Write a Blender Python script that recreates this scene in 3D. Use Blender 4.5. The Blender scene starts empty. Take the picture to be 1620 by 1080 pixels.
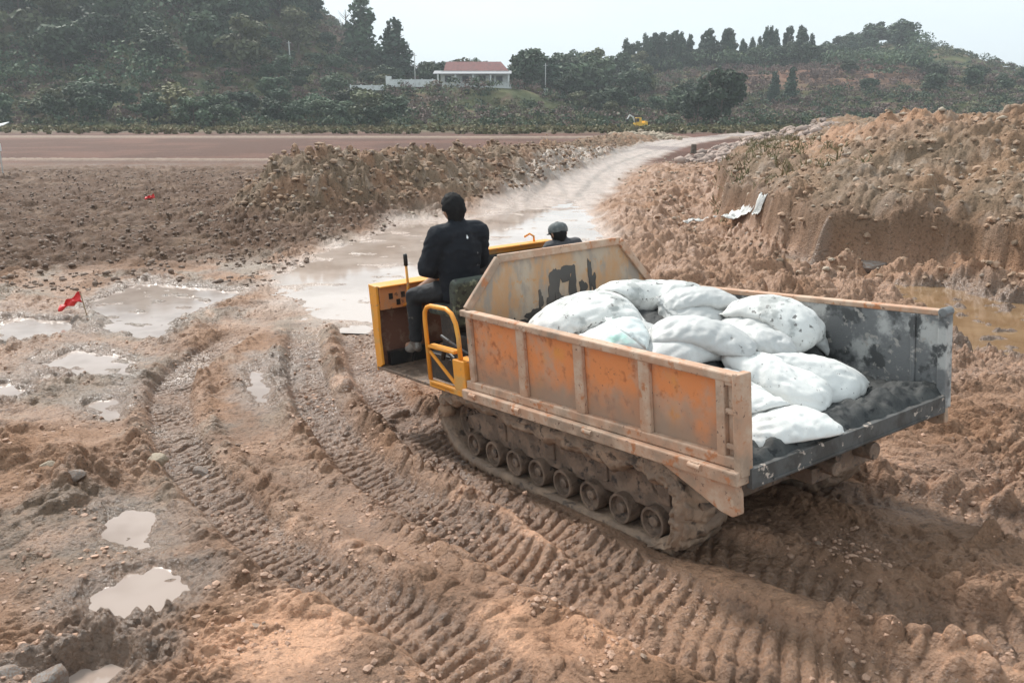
import bpy, bmesh, math, random
import numpy as np
from mathutils import Vector, Matrix, Euler
R = math.radians
C = bpy.context.scene.collection
SC = bpy.context.scene

# ------------------------------------------------------------------ camera, sky, sun, exposure
cd = bpy.data.cameras.new('camera'); cam = bpy.data.objects.new('camera', cd); C.objects.link(cam)
cam.location = (0, 0, 2.85); cam.rotation_euler = (R(90 - 15.248), 0, 0)
cd.sensor_width = 36; cd.lens = 30.0; cd.clip_start = .05; cd.clip_end = 4000
SC.camera = cam
SUN_EL, SUN_AZ = 46, -35          # overcast, brightest part of the sky ahead and to the left
w = bpy.data.worlds.new('World'); SC.world = w; w.use_nodes = True
nt = w.node_tree; nt.nodes.clear()
out = nt.nodes.new('ShaderNodeOutputWorld'); bg = nt.nodes.new('ShaderNodeBackground')
sky = nt.nodes.new('ShaderNodeTexSky'); sky.sky_type = 'NISHITA'; sky.sun_disc = False
sky.sun_elevation = R(SUN_EL); sky.sun_rotation = R(SUN_AZ); sky.dust_density = 3; sky.air_density = 1.0; sky.ozone_density = 1.0
hs = nt.nodes.new('ShaderNodeHueSaturation'); hs.inputs['Saturation'].default_value = .5
tc = nt.nodes.new('ShaderNodeTexCoord'); nz = nt.nodes.new('ShaderNodeTexNoise'); mp = nt.nodes.new('ShaderNodeMapping')
mp.inputs['Scale'].default_value = (1, 1, 4)
nz.inputs['Scale'].default_value = 1.7; nz.inputs['Detail'].default_value = 6; nz.inputs['Roughness'].default_value = .55
cr = nt.nodes.new('ShaderNodeValToRGB')
cr.color_ramp.elements[0].position = .3; cr.color_ramp.elements[0].color = (6.6, 7.75, 8.4, 1)
cr.color_ramp.elements[1].position = .72; cr.color_ramp.elements[1].color = (8.0, 8.9, 9.3, 1)
mx = nt.nodes.new('ShaderNodeMixRGB'); mx.inputs[0].default_value = .88      # cloud cover over the clear-sky model
L = nt.links.new
L(tc.outputs['Generated'], mp.inputs[0]); L(mp.outputs[0], nz.inputs['Vector']); L(nz.outputs['Fac'], cr.inputs[0])
L(sky.outputs[0], hs.inputs['Color']); L(hs.outputs[0], mx.inputs[1]); L(cr.outputs[0], mx.inputs[2])
L(mx.outputs[0], bg.inputs[0]); bg.inputs[1].default_value = .085; L(bg.outputs[0], out.inputs[0])
sd = bpy.data.lights.new('sun', 'SUN'); sd.energy = 3.1; sd.angle = R(10); sd.color = (1, .97, .92)
so = bpy.data.objects.new('sun', sd); C.objects.link(so); so.rotation_euler = (R(90 - SUN_EL), 0, R(-SUN_AZ) + math.pi)
so.location = (0, 0, 40)
SC.view_settings.view_transform = 'Standard'; SC.view_settings.look = 'None'
SC.view_settings.exposure = 0.64; SC.view_settings.gamma = 1.0
SC.render.engine = 'CYCLES'

# ------------------------------------------------------------------ tags and mesh helpers
def tag(o, label=None, cat=None, group=None, kind=None):
    if label: o['label'] = label
    if cat: o['category'] = cat
    if group: o['group'] = group
    if kind: o['kind'] = kind
    return o
def empty(name, label, cat, loc=(0, 0, 0), rot=(0, 0, 0), group=None):
    o = bpy.data.objects.new(name, None); C.objects.link(o); o.location = loc; o.rotation_euler = rot
    o.empty_display_size = .1
    return tag(o, label, cat, group)
def mesh_np(name, V, Q, mat, parent=None, smooth=True, cols=None):
    """V (n,3) floats, Q (m,k) ints: one mesh object"""
    V = np.asarray(V, np.float32); Q = np.asarray(Q, np.int32)
    me = bpy.data.meshes.new(name); k = Q.shape[1]
    me.vertices.add(len(V)); me.vertices.foreach_set('co', V.ravel())
    me.loops.add(Q.size); me.loops.foreach_set('vertex_index', Q.ravel())
    me.polygons.add(len(Q)); me.polygons.foreach_set('loop_start', np.arange(0, Q.size, k, dtype=np.int32))
    me.polygons.foreach_set('use_smooth', np.full(len(Q), smooth))
    me.update(calc_edges=True); me.validate()
    if cols is not None:
        a = me.color_attributes.new('soil', 'FLOAT_COLOR', 'POINT')
        a.data.foreach_set('color', np.asarray(cols, np.float32).ravel())
    if mat: me.materials.append(mat)
    o = bpy.data.objects.new(name, me); C.objects.link(o)
    if parent: o.parent = parent
    return o
class MB:
    """collects simple solids into one mesh"""
    def __init__(s): s.v = []; s.f = []; s.off = Vector((0, 0, 0))
    def add(s, vs, fs):
        n = len(s.v); s.v += [tuple(v) for v in vs]; s.f += [tuple(i + n for i in f) for f in fs]; return s
    def box(s, x0, x1, y0, y1, z0, z1):
        vs = [(x, y, z) for z in (z0, z1) for y in (y0, y1) for x in (x0, x1)]
        return s.add(vs, [(0, 2, 3, 1), (4, 5, 7, 6), (0, 1, 5, 4), (2, 6, 7, 3), (0, 4, 6, 2), (1, 3, 7, 5)])
    def beam(s, a, b, wd, ht, up=(0, 0, 1)):
        a, b = Vector(a), Vector(b); d = (b - a).normalized(); u = Vector(up)
        sx = d.cross(u).normalized() * wd / 2; uz = sx.cross(d).normalized() * ht / 2
        vs = [p + i * sx + j * uz for p in (a, b) for i, j in ((-1, -1), (1, -1), (1, 1), (-1, 1))]
        return s.add(vs, [(3, 2, 1, 0), (4, 5, 6, 7), (0, 1, 5, 4), (1, 2, 6, 5), (2, 3, 7, 6), (3, 0, 4, 7)])
    def tube(s, pts, r, n=10, closed=False):
        pts = [Vector(p) for p in pts]; m = len(pts); rr = r if isinstance(r, (list, tuple)) else [r] * m
        prev = None; rings = []
        for i, p in enumerate(pts):
            d = (pts[min(i + 1, m - 1)] - pts[max(i - 1, 0)]).normalized()
            if prev is None:
                a = d.cross(Vector((0, 0, 1)) if abs(d.z) < .9 else Vector((1, 0, 0))).normalized()
            else:
                a = (prev - d * prev.dot(d)).normalized()
            prev = a; b = d.cross(a)
            rings.append([p + (a * math.cos(t) + b * math.sin(t)) * rr[i] for t in [2 * math.pi * k / n for k in range(n)]])
        vs = [v for r_ in rings for v in r_]; fs = []
        for i in range(m - 1):
            for k in range(n):
                fs.append((i * n + k, i * n + (k + 1) % n, (i + 1) * n + (k + 1) % n, (i + 1) * n + k))
        fs.append(tuple(range(n))[::-1]); fs.append(tuple((m - 1) * n + k for k in range(n)))
        return s.add(vs, fs)
    def prism(s, poly, axis, a, b):
        """poly in the other two axes, extruded from a to b along axis (0,1,2)"""
        def P(p, t):
            q = list(p); q.insert(axis, t); return tuple(q)
        n = len(poly); vs = [P(p, a) for p in poly] + [P(p, b) for p in poly]
        fs = [tuple(range(n))[::-1], tuple(range(n, 2 * n))] + [(i, (i + 1) % n, n + (i + 1) % n, n + i) for i in range(n)]
        return s.add(vs, fs)
    def lathe(s, prof, c, axis='y', n=24):
        """prof [(r, t)] revolved about an axis through c"""
        vs = []; m = len(prof)
        for r, t in prof:
            for k in range(n):
                a = 2 * math.pi * k / n; u, v = r * math.cos(a), r * math.sin(a)
                vs.append({'y': (c[0] + u, c[1] + t, c[2] + v), 'z': (c[0] + u, c[1] + v, c[2] + t), 'x': (c[0] + t, c[1] + u, c[2] + v)}[axis])
        fs = [(i * n + k, i * n + (k + 1) % n, (i + 1) * n + (k + 1) % n, (i + 1) * n + k) for i in range(m - 1) for k in range(n)]
        return s.add(vs, fs)
    def build(s, name, mat, parent=None, bevel=0, smooth=False, off=None):
        me = bpy.data.meshes.new(name); o_ = Vector(off) if off is not None else OFF if parent is not None and parent.get('local') else Vector((0, 0, 0))
        me.from_pydata([(v[0] - o_.x, v[1] - o_.y, v[2] - o_.z) for v in s.v], [], s.f)
        bm = bmesh.new(); bm.from_mesh(me); bmesh.ops.recalc_face_normals(bm, faces=bm.faces); bm.to_mesh(me); bm.free()
        if smooth:
            me.polygons.foreach_set('use_smooth', [True] * len(me.polygons))
        me.materials.append(mat); o = bpy.data.objects.new(name, me); C.objects.link(o)
        if parent is not None: o.parent = parent
        if bevel:
            b = o.modifiers.new('bevel', 'BEVEL'); b.width = bevel; b.segments = 2; b.limit_method = 'ANGLE'
        return o
OFF = Vector((1.8, -1.03, -.82))

# ------------------------------------------------------------------ materials
def mk(name, base, layers=(), rough=.8, rough2=None, bump=(), metal=0., spec=.5, objrand=0., attr=None, sub=0.):
    """layers: (colour, noise scale, low, high[, detail]); bump: (scale, strength, distance[, kind])"""
    m = bpy.data.materials.new(name); m.use_nodes = True; t = m.node_tree; b = t.nodes['Principled BSDF']; l = t.links.new
    tc = t.nodes.new('ShaderNodeTexCoord'); co = tc.outputs['Object']
    b.inputs['Roughness'].default_value = rough; b.inputs['Metallic'].default_value = metal
    b.inputs['Specular IOR Level'].default_value = spec
    if attr:
        a = t.nodes.new('ShaderNodeVertexColor'); a.layer_name = attr; cur = a.outputs['Color']; al = a.outputs['Alpha']
    else:
        rgb = t.nodes.new('ShaderNodeRGB'); rgb.outputs[0].default_value = (*base, 1); cur = rgb.outputs[0]; al = None
    fac0 = None
    for i, ly in enumerate(layers):
        col, sc, lo, hi = ly[:4]
        if sc == 'z':                       # mud splashed up from below: height measured in the object's own frame
            sp_ = t.nodes.new('ShaderNodeSeparateXYZ'); l(co, sp_.inputs[0]); n = t.nodes.new('ShaderNodeTexNoise'); n.inputs['Scale'].default_value = 5; n.inputs['Detail'].default_value = 6; l(co, n.inputs['Vector'])
            ma = t.nodes.new('ShaderNodeMath'); ma.operation = 'MULTIPLY_ADD'; ma.inputs[1].default_value = -.45; l(n.outputs['Fac'], ma.inputs[0]); l(sp_.outputs[2], ma.inputs[2])
            r = t.nodes.new('ShaderNodeMapRange'); r.interpolation_type = 'SMOOTHSTEP'; r.inputs[1].default_value = lo + .6; r.inputs[2].default_value = hi + .6; r.inputs[3].default_value = 0; r.inputs[4].default_value = .85
            l(ma.outputs[0], r.inputs[0]); x = t.nodes.new('ShaderNodeMixRGB'); l(r.outputs[0], x.inputs[0]); l(cur, x.inputs[1]); x.inputs[2].default_value = (*col[:3], 1); cur = x.outputs[0]
            continue
        n = t.nodes.new('ShaderNodeTexNoise'); n.inputs['Scale'].default_value = sc; n.inputs['Detail'].default_value = ly[4] if len(ly) > 4 else 6
        n.inputs['Roughness'].default_value = .62
        mpn = t.nodes.new('ShaderNodeMapping'); mpn.inputs['Location'].default_value = (i * 7.3, i * 3.1, i * 5.7)
        if len(ly) > 5: mpn.inputs['Scale'].default_value = ly[5]
        l(co, mpn.inputs[0]); l(mpn.outputs[0], n.inputs['Vector'])
        r = t.nodes.new('ShaderNodeMapRange'); r.interpolation_type = 'SMOOTHSTEP'; r.inputs[1].default_value = lo; r.inputs[2].default_value = hi
        l(n.outputs['Fac'], r.inputs[0]); x = t.nodes.new('ShaderNodeMixRGB'); l(r.outputs[0], x.inputs[0]); l(cur, x.inputs[1])
        x.inputs[2].default_value = (*col[:3], 1)
        if len(col) == 4:  # multiply layer
            x.blend_type = 'MULTIPLY'; x.inputs[2].default_value = col
        cur = x.outputs[0]
        if fac0 is None: fac0 = r.outputs[0]
    if objrand:
        oi = t.nodes.new('ShaderNodeObjectInfo'); h = t.nodes.new('ShaderNodeHueSaturation')
        r1 = t.nodes.new('ShaderNodeMapRange'); r1.inputs[3].default_value = 1 - objrand; r1.inputs[4].default_value = 1 + objrand
        r2 = t.nodes.new('ShaderNodeMapRange'); r2.inputs[3].default_value = .5 - objrand * .06; r2.inputs[4].default_value = .5 + objrand * .06
        mu = t.nodes.new('ShaderNodeMath'); mu.operation = 'MULTIPLY'; mu.inputs[1].default_value = 7.31
        fr = t.nodes.new('ShaderNodeMath'); fr.operation = 'FRACT'
        l(oi.outputs['Random'], r1.inputs[0]); l(oi.outputs['Random'], mu.inputs[0]); l(mu.outputs[0], fr.inputs[0]); l(fr.outputs[0], r2.inputs[0])
        l(r1.outputs[0], h.inputs['Value']); l(r2.outputs[0], h.inputs['Hue']); l(cur, h.inputs['Color']); cur = h.outputs[0]
    l(cur, b.inputs['Base Color'])
    if al is not None:                       # alpha channel of the vertex colour carries wetness
        r = t.nodes.new('ShaderNodeMapRange'); r.inputs[3].default_value = rough; r.inputs[4].default_value = rough2 if rough2 is not None else .12
        l(al, r.inputs[0]); l(r.outputs[0], b.inputs['Roughness'])
        r = t.nodes.new('ShaderNodeMapRange'); r.inputs[3].default_value = .12; r.inputs[4].default_value = spec + .15; l(al, r.inputs[0]); l(r.outputs[0], b.inputs['Specular IOR Level'])
    elif rough2 is not None and fac0 is not None:
        r = t.nodes.new('ShaderNodeMapRange'); r.inputs[3].default_value = rough; r.inputs[4].default_value = rough2
        l(fac0, r.inputs[0]); l(r.outputs[0], b.inputs['Roughness'])
    prev = None
    for bp in bump:
        sc, st, di = bp[:3]; kind = bp[3] if len(bp) > 3 else 'noise'
        if kind == 'vor':
            n = t.nodes.new('ShaderNodeTexVoronoi'); n.feature = 'SMOOTH_F1'; o_ = n.outputs['Distance']; st2 = st
        elif kind == 'wave':
            n = t.nodes.new('ShaderNodeTexWave'); o_ = n.outputs['Fac']; n.inputs['Distortion'].default_value = 1.
        else:
            n = t.nodes.new('ShaderNodeTexNoise'); n.inputs['Detail'].default_value = 8; n.inputs['Roughness'].default_value = .65; o_ = n.outputs['Fac']
        n.inputs['Scale'].default_value = sc; l(co, n.inputs['Vector'])
        u = t.nodes.new('ShaderNodeBump'); u.inputs['Strength'].default_value = st; u.inputs['Distance'].default_value = di
        l(o_, u.inputs['Height'])
        if prev: l(prev, u.inputs['Normal'])
        prev = u.outputs[0]
    if prev: l(prev, b.inputs['Normal'])
    return m

# ------------------------------------------------------------------ numpy noise
def _h(ix, iy, seed):
    n = (ix.astype(np.int64) * 374761393 + iy.astype(np.int64) * 668265263 + seed * 1442695041) & 0xffffffff
    n = ((n ^ (n >> 13)) * 1274126177) & 0xffffffff
    n = ((n ^ (n >> 16)) * 2246822519) & 0xffffffff
    return ((n ^ (n >> 15)) & 0xffffff).astype(np.float32) / np.float32(0xffffff)
def gn(x, y, seed=0):
    """gradient noise, about -.5...5"""
    x0 = np.floor(x); y0 = np.floor(y); fx = (x - x0).astype(np.float32); fy = (y - y0).astype(np.float32)
    u = fx * fx * fx * (fx * (fx * 6 - 15) + 10); v = fy * fy * fy * (fy * (fy * 6 - 15) + 10)
    def g(i, j):
        a = _h(x0 + i, y0 + j, seed) * np.float32(6.2831853); return np.cos(a) * (fx - i) + np.sin(a) * (fy - j)
    a = g(0, 0); b = g(1, 0); c = g(0, 1); d = g(1, 1)
    return a + (b - a) * u + (c - a) * v + (a - b - c + d) * u * v
def fbm(x, y, o=4, seed=0, gain=.5):
    s = 0; a = 1.
    for i in range(o):
        s = s + a * gn(x * 2 ** i + 13.7 * i, y * 2 ** i + 5.1 * i, seed + i); a *= gain
    return s
def billow(x, y, o=3, seed=0, gain=.55):
    s = 0; a = 1.
    for i in range(o):
        s = s + a * np.abs(gn(x * 2 ** i + 3.7 * i, y * 2 ** i + 9.1 * i, seed + i)) * 2; a *= gain
    return s
def lumps(x, y, seed=0, rad=.62):
    """rounded lumps of random size, 0..1"""
    x0 = np.floor(x); y0 = np.floor(y); best = np.zeros_like(x, dtype=np.float32)
    for i in (-1, 0, 1):
        for j in (-1, 0, 1):
            cx = x0 + i + .15 + .7 * _h(x0 + i, y0 + j, seed); cy = y0 + j + .15 + .7 * _h(x0 + i, y0 + j, seed + 7)
            sz = .35 + .65 * _h(x0 + i, y0 + j, seed + 13); r = rad * sz
            dx = x - cx; dy = y - cy; an = _h(x0 + i, y0 + j, seed + 17) * 3.14; q = .6 + .4 * _h(x0 + i, y0 + j, seed + 19)
            ca = np.cos(an); sa = np.sin(an); a = (dx * ca + dy * sa); b = (-dx * sa + dy * ca) / q
            d2 = (a * a + b * b) / (r * r)
            best = np.maximum(best, np.sqrt(np.maximum(0, 1 - d2)) * sz)
    return best
def ss(a, b, x): t = np.clip((x - a) / (b - a), 0, 1); return t * t * (3 - 2 * t)
def polyline(x, y, P):
    """distance, arc length and side of the nearest point of a polyline"""
    best = np.full(x.shape, 1e9, np.float32); arc = np.zeros(x.shape, np.float32); sg = np.zeros(x.shape, np.float32); L0 = 0
    for (ax, ay), (bx, by) in zip(P[:-1], P[1:]):
        dx, dy = bx - ax, by - ay; LL = math.hypot(dx, dy)
        t = np.clip(((x - ax) * dx + (y - ay) * dy) / (LL * LL), 0, 1)
        px_ = x - ax - t * dx; py_ = y - ay - t * dy; d = np.hypot(px_, py_)
        m = d < best; best = np.where(m, d, best); arc = np.where(m, L0 + t * LL, arc)
        sg = np.where(m, np.sign(dx * py_ - dy * px_), sg); L0 += LL
    return best, arc, sg
def smooth_line(P, n=8):
    P = [np.array(p, float) for p in P]; Q = [2 * P[0] - P[1]] + P + [2 * P[-1] - P[-2]]; o = []
    for i in range(1, len(Q) - 2):
        for k in range(n):
            t = k / n; a, b, c, d = Q[i - 1:i + 3]
            o.append(tuple(.5 * (2 * b + (c - a) * t + (2 * a - 5 * b + 4 * c - d) * t * t + (3 * b - a - 3 * c + d) * t ** 3)))
    return o + [tuple(P[-1])]
def poly_sd(x, y, P):
    """signed distance to a polygon, negative inside"""
    d = np.full(x.shape, 1e9, np.float32); ins = np.zeros(x.shape, bool); n = len(P)
    for i in range(n):
        ax, ay = P[i]; bx, by = P[(i + 1) % n]; dx, dy = bx - ax, by - ay
        t = np.clip(((x - ax) * dx + (y - ay) * dy) / (dx * dx + dy * dy), 0, 1)
        d = np.minimum(d, np.hypot(x - ax - t * dx, y - ay - t * dy))
        c = ((ay > y) != (by > y)) & (x < (bx - ax) * (y - ay) / (by - ay + 1e-12) + ax); ins ^= c
    return np.where(ins, -d, d)

# ------------------------------------------------------------------ the dumper's own frame (x forward, y left, z up, origin at rear left corner of the bed)
DO = Vector((1.33677, 4.5556, .83545)); DE = Euler((-.0284, .09408, 2.16986), 'XYZ'); DM = DE.to_matrix()
def WL(x, y, z=0): return DO + DM @ Vector((x, y, z))

# ------------------------------------------------------------------ ground relief
RUTS = [smooth_line(p) for p in (
    [(-4.3, 15.2), (-3.94, 13.28), (-4.02, 11.91), (-4.13, 10.23), (-3.83, 9.04), (-3.15, 7.6), (-2.37, 6.5), (-1.43, 5.24), (-.64, 4.49), (-.1, 3.8), (.5, 2.6)],
    [(-3.4, 14.6), (-3.24, 13.28), (-2.82, 11.09), (-2.2, 9.04), (-1.43, 7.44), (-.65, 6.15), (-.04, 5.29), (.54, 4.61), (1.16, 3.99), (2.2, 3.1)],
    [(-2.38, 12.46), (-1.7, 9.97), (-1.04, 8.26), (-.27, 6.81), (.41, 5.55), (.91, 4.73), (1.53, 4.1), (2.34, 3.5), (3.4, 3.0)])]
TRK_L = [tuple(WL(4.6, -.27, -.82)[:2]), tuple(WL(.7, -.27, -.82)[:2]), (1.55, 5.05), (2.13, 4.5), (2.9, 3.95), (4.2, 3.4)]
TRK_R = [tuple(WL(4.6, -1.82, -.82)[:2]), tuple(WL(.7, -1.82, -.82)[:2]), (2.9, 5.9), (3.7, 5.3), (5.0, 4.8)]
ROAD = smooth_line([(-3.2, 11.5), (-2.6, 14.5), (-1.6, 17.4), (-.9, 20.42), (.2, 25.2), (1.9, 32.76), (4.6, 46.48), (9.2, 62.7), (17.5, 86.69), (36, 125)])
POOL = [(-5.0, 17.0), (-4.2, 20.5), (-3.4, 25.3), (-1.2, 26.5), (.3, 33), (2.6, 31.), (2.9, 20.92), (1.9, 15.7), (.6, 13.4), (-1.4, 12.4), (-2.9, 12.6), (-4.1, 14.6)]
# puddles: outline, water level, depth of the hollow
PUD = [('p', [(-3.15, 5.85), (-3.16, 6.35), (-2.83, 6.2), (-2.5, 5.72), (-2.58, 5.5), (-3.0, 5.6)], -.30, .06),
       ('p', [(-2.68, 4.62), (-2.85, 5.1), (-2.45, 5.3), (-2.16, 5.1), (-2.08, 4.8), (-2.35, 4.56)], -.26, .05),
       ('p', [(-7.3, 14.2), (-7.05, 16.2), (-5.98, 15.6), (-4.8, 15.2), (-5.2, 12.9), (-5.0, 11.7), (-6.2, 12.3)], -.355, .06),
       ('p', [(-8.8, 12.3), (-7.8, 13.2), (-6.9, 13.0), (-6.5, 12.2), (-7.3, 11.3)], -.355, .05),
       ('p', [(-6.25, 10.79), (-5.98, 11.35), (-4.9, 10.7), (-4.7, 9.97), (-5.9, 9.9)], -.355, .05),
       ('p', [(-6.6, 9.6), (-6.1, 10.0), (-5.6, 9.2), (-6.0, 8.8)], -.35, .05),
       ('p', [(-4.8, 9.0), (-4.62, 9.5), (-4.2, 9.0), (-4.3, 8.6)], -.35, .05),
       ('p', [(-3.4, 10.9), (-3.0, 10.6), (-2.65, 8.9), (-3.05, 9.3)], -.352, .045),
       ('p', [(-2.75, 4.05), (-2.5, 4.3), (-2.05, 4.1), (-2.3, 3.8)], -.27, .03),
       ('d', [(5.5, 15.6), (6.6, 16.2), (8.0, 15.8), (9.3, 13.8), (9.9, 11.4), (8.4, 9.2), (6.6, 9.3), (6.0, 10.6), (6.6, 12.6), (6.6, 14.2)], -.40, .14),
       ('d', [(5.2, 17.2), (5.0, 18.4), (6.0, 18.8), (6.5, 17.6)], -.36, .06)]
BANK = smooth_line([(14, 8.5), (11.6, 11.8), (10.2, 14.6), (8.5, 16.8), (6.7, 17.6), (6.0, 21), (6.8, 28), (10.4, 42), (17, 62), (30, 90)])
BERM = smooth_line([(-6.3, 26.5), (-5.0, 27.8), (-3.2, 29.5), (-1.6, 33), (.2, 39), (2.6, 50), (6.0, 66), (11.0, 84)])
SOGGY = [(-9.5, 14.5), (-5.2, 13.8), (-4.7, 11), (-4.35, 8.4), (-6.6, 7.9), (-8.8, 10)]
def uyy(x, y): return -.826 * (x - 1.34) - .563 * (y - 4.56)
def relief(x, y, sp=.01):
    """height, colour (rgb) and wetness at world points; sp = local mesh spacing"""
    def amp(lam): return np.clip((lam / (sp * 2.2)) - .6, 0, 1)
    x = x.astype(np.float32); y = y.astype(np.float32); sp = np.asarray(sp, np.float32) + 0 * x
    wx = x + .35 * gn(x * .9, y * .9, 91); wy = y + .35 * gn(x * .9 + 40, y * .9, 92)
    s = -.563 * (x - 1.34) + .826 * (y - 4.56)
    base = -.33 * ss(0, 3.9, s)
    base = base + .05 * fbm(x / 2.4, y / 2.4, 3, 5) * amp(1.) + .03 * ss(20, 60, y) * 0
    far = ss(46, 56, y - .04 * x)                       # smooth fields beyond the rough mud
    dR, aR, sR = polyline(x, y, ROAD); rw = 1.1 + .4 * ss(15, 40, y)
    road = (1 - ss(rw, rw + .8, dR + .5 * gn(x / 1.5, y / 1.5, 33))) * ss(12, 15, y)
    plough = (1 - far) * ss(15.5, 19, y + 2.2 * gn(x / 2, y / 2, 21) + .7 * (-x - 8)) * ss(.5, 2.5, -x - 4 + .28 * (y - 17)) 
    # clods and crumbs
    ch = np.zeros_like(x); n1 = billow(wx / .55, wy / .55, 4, 11); n2 = fbm(wx / .12, wy / .12, 3, 12)
    l1 = lumps(wx / .34, wy / .34, 3); l2 = lumps(wx / .15, wy / .15, 4); l3 = lumps(wx / .07, wy / .07, 6)
    patch = ss(-.15, .3, gn(x / 1.3, y / 1.3, 44))
    rid = 1 - np.abs(gn(wx / .3 + 7, wy / .3, 16)) * 2.6; rid2 = 1 - np.abs(gn(wx / .13 + 3, wy / .13, 17)) * 2.6; rid3 = 1 - np.abs(gn(x / .06, y / .06, 18)) * 2.6
    ch = (.028 * rid * amp(.3) + .018 * rid2 * amp(.13) * (.4 + patch) + .009 * rid3 * amp(.06) + .045 * n1 * amp(.5) + .02 * n2 * amp(.12) + .05 * l1 * amp(.34) * (.2 + patch) + .036 * l2 * amp(.16) * (.3 + patch) + .018 * l3 * amp(.07) * (.5 + patch))
    z = base + ch * (.42 + .5 * patch) - .02 + ss(1.6, 2.6, -uyy(x, y)) * (.05 * l1 * amp(.34) + .05 * l2 * amp(.16) + .02 * l3 * amp(.07))
    sog = 1 - ss(-.3, .8, poly_sd(x, y, SOGGY)); z = z - sog * .035
    # ploughed clods on the left
    lp = lumps(wx / .6, wy / .42, 51, .7) * amp(.4); lp2 = lumps(wx / .3, wy / .22, 53, .7) * amp(.22)
    z = z + plough * (.13 * lp + .07 * lp2 + .05 * billow(x / 1.2, y / 1.2, 4, 55) - .02)
    # left foreground heap of rubble mud
    lh = np.exp(-(((x + 3.75) / .55) ** 2 + ((y - 6.6) / .85) ** 2)); z = z + lh * (.16 + .10 * l1 + .06 * l2)
    lh2 = np.exp(-(((x + 5.2) / 1.1) ** 2 + ((y - 7.7) / .8) ** 2)); z = z + lh2 * (.1 + .10 * l1)
    # road: smooth slick crown with wheel lines
    zr = -.31 + .10 * ss(24, 40, y) + .012 * fbm(x / .8, y / .8, 4, 61) * 2 - .05 * np.exp(-((dR - .75) / .16) ** 2) + .03 * np.exp(-((dR - .75) / .4) ** 2) + .01 * n1 + .035 * np.abs(gn(x / .5, y / 3.5, 64))
    z = z + (zr - z) * road
    # pool where the tracks come together
    dP = poly_sd(x, y, POOL) + .55 * fbm(x / 1.5, y / 1.5, 4, 71)
    pm = 1 - ss(-.5, .5, dP)
    zp = -.368 + .058 * fbm(x / 1.1, y / .7, 5, 73) + .02 * ss(.25, .8, l1) * l2
    z = z + (zp - z) * pm * (1 - ss(26, 34, y) * .7)
    wet = np.maximum(pm * 1.0, road * .97)
    marg = np.zeros_like(x)
    # puddles
    for kd, P, lv, dp in PUD:
        xs = [p[0] for p in P]; ys = [p[1] for p in P]
        m = (x > min(xs) - 1.2) & (x < max(xs) + 1.2) & (y > min(ys) - 1.2) & (y < max(ys) + 1.2)
        if not m.any(): continue
        d = poly_sd(x[m], y[m], P) + (.22 * fbm(x[m] / .5, y[m] / .5, 4, 83) if kd == 'p' else .35 * fbm(x[m], y[m], 4, 83))
        q = 1 - ss(-.12, .10, d); zz = z[m]
        rim = lv + .012 + np.maximum(0, ch[m]) * .8
        zz = np.where(d < .6, zz + (np.maximum(zz, rim) - zz) * (1 - ss(.35, .6, d)), zz)
        hol = lv - dp * .5 + .6 * dp * fbm(x[m] / .45, y[m] / .35, 4, 85) * (1.7 if lv > -.34 else 2.6) + .05 * ss(.62, .9, l1[m]) * l2[m]
        zz = zz + (hol - zz) * q; z[m] = zz
        wet[m] = np.maximum(wet[m], 1 - ss(.0, .45, d)); marg[m] = np.maximum(marg[m], 1 - ss(.05, .4, d))
    # ruts pressed by crawler tracks
    def rut(z, P, w, dep, under=False):
        d, a, sg = polyline(x, y, P); d = d + .03 * gn(x / .3, y / .3, 95)
        near = d < 1.0
        fl = ss(3.4, 4.4, 0 * d + 5)
        inn = 1 - ss(w - .05, w + .05, d)
        rim = np.exp(-((d - w - .13) / .11) ** 2)
        ph = a / .112 + .9 * (d * sg) / .3 + .5 * gn(x / .4, y / .4, 97)
        sl = np.abs(np.sin(ph * math.pi)); lug = .45 * ss(.12, .7, sl) + .55 * sl ** 1.5
        strip = (.5 + .5 * np.tanh(6 * gn(a / .9, a * 0 + dep * 40, 99) + 2))
        floor = base - dep + (.022 if under else .034) * (lug - .5) * (.3 + .7 * strip) * (.6 + .9 * np.clip(gn(x / .5, y / .5, 98) + .4, 0, 1)) * amp(.1) + .012 * n2 * amp(.12) * 1.2 + .012 * rid2 * amp(.13) + .016 * n1 + .012 * l3 * amp(.07)
        z = z + (floor - z) * inn * .97
        z = z + rim * ((.05 if under else .03) + .045 * l2 * amp(.15) + .035 * l1 + .02 * n1)
        return z, inn
    rin = np.zeros_like(x)
    for P in RUTS:
        dq = polyline(x, y, P)[0]; q_ = (1 - ss(.5, 1.1, dq)) * (y < 13); z = z + (base - .01 - z) * .42 * q_
    fade = 1 - ss(11.2, 13.2, y)
    for P in RUTS:
        z2, inn = rut(z, P, .23, .085); z = z + (z2 - z) * fade; rin = np.maximum(rin, inn * fade)
    for P in (TRK_R, TRK_L):
        z2, inn = rut(z, P, .22, .05, True); z = z2; rin = np.maximum(rin, inn)
    # keep the mud below the machine's belly and flat under its tracks
    ux = s - .0; uy = -.826 * (x - 1.34) - .563 * (y - 4.56)
    bel = (1 - ss(4.3, 4.8, np.abs(s - 1.9) * 1.9)) * (1 - ss(1.0, 1.25, np.abs(uy + 1.03)))
    cap = (.835 - .82) - .094 * s + .02 + .07 * (np.abs(uy + 1.03) < .5)
    z = np.where((bel > .5) & (z > cap), cap + (z - cap) * .15, z)
    # far smooth fields, low bunds
    zf = -.30 + .02 * fbm(x / .7, y / .7, 4, 101) + .03 * lumps(x / .5, y / .5, 102) * amp(.5)
    zf = zf + .16 * np.exp(-((y - 54 + .02 * x) / .45) ** 2) * (x < 8) + .25 * np.exp(-((y - 96 + .03 * x) / .9) ** 2) * (x < 30)
    z = z + (zf - z) * far * (1 - road)
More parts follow.
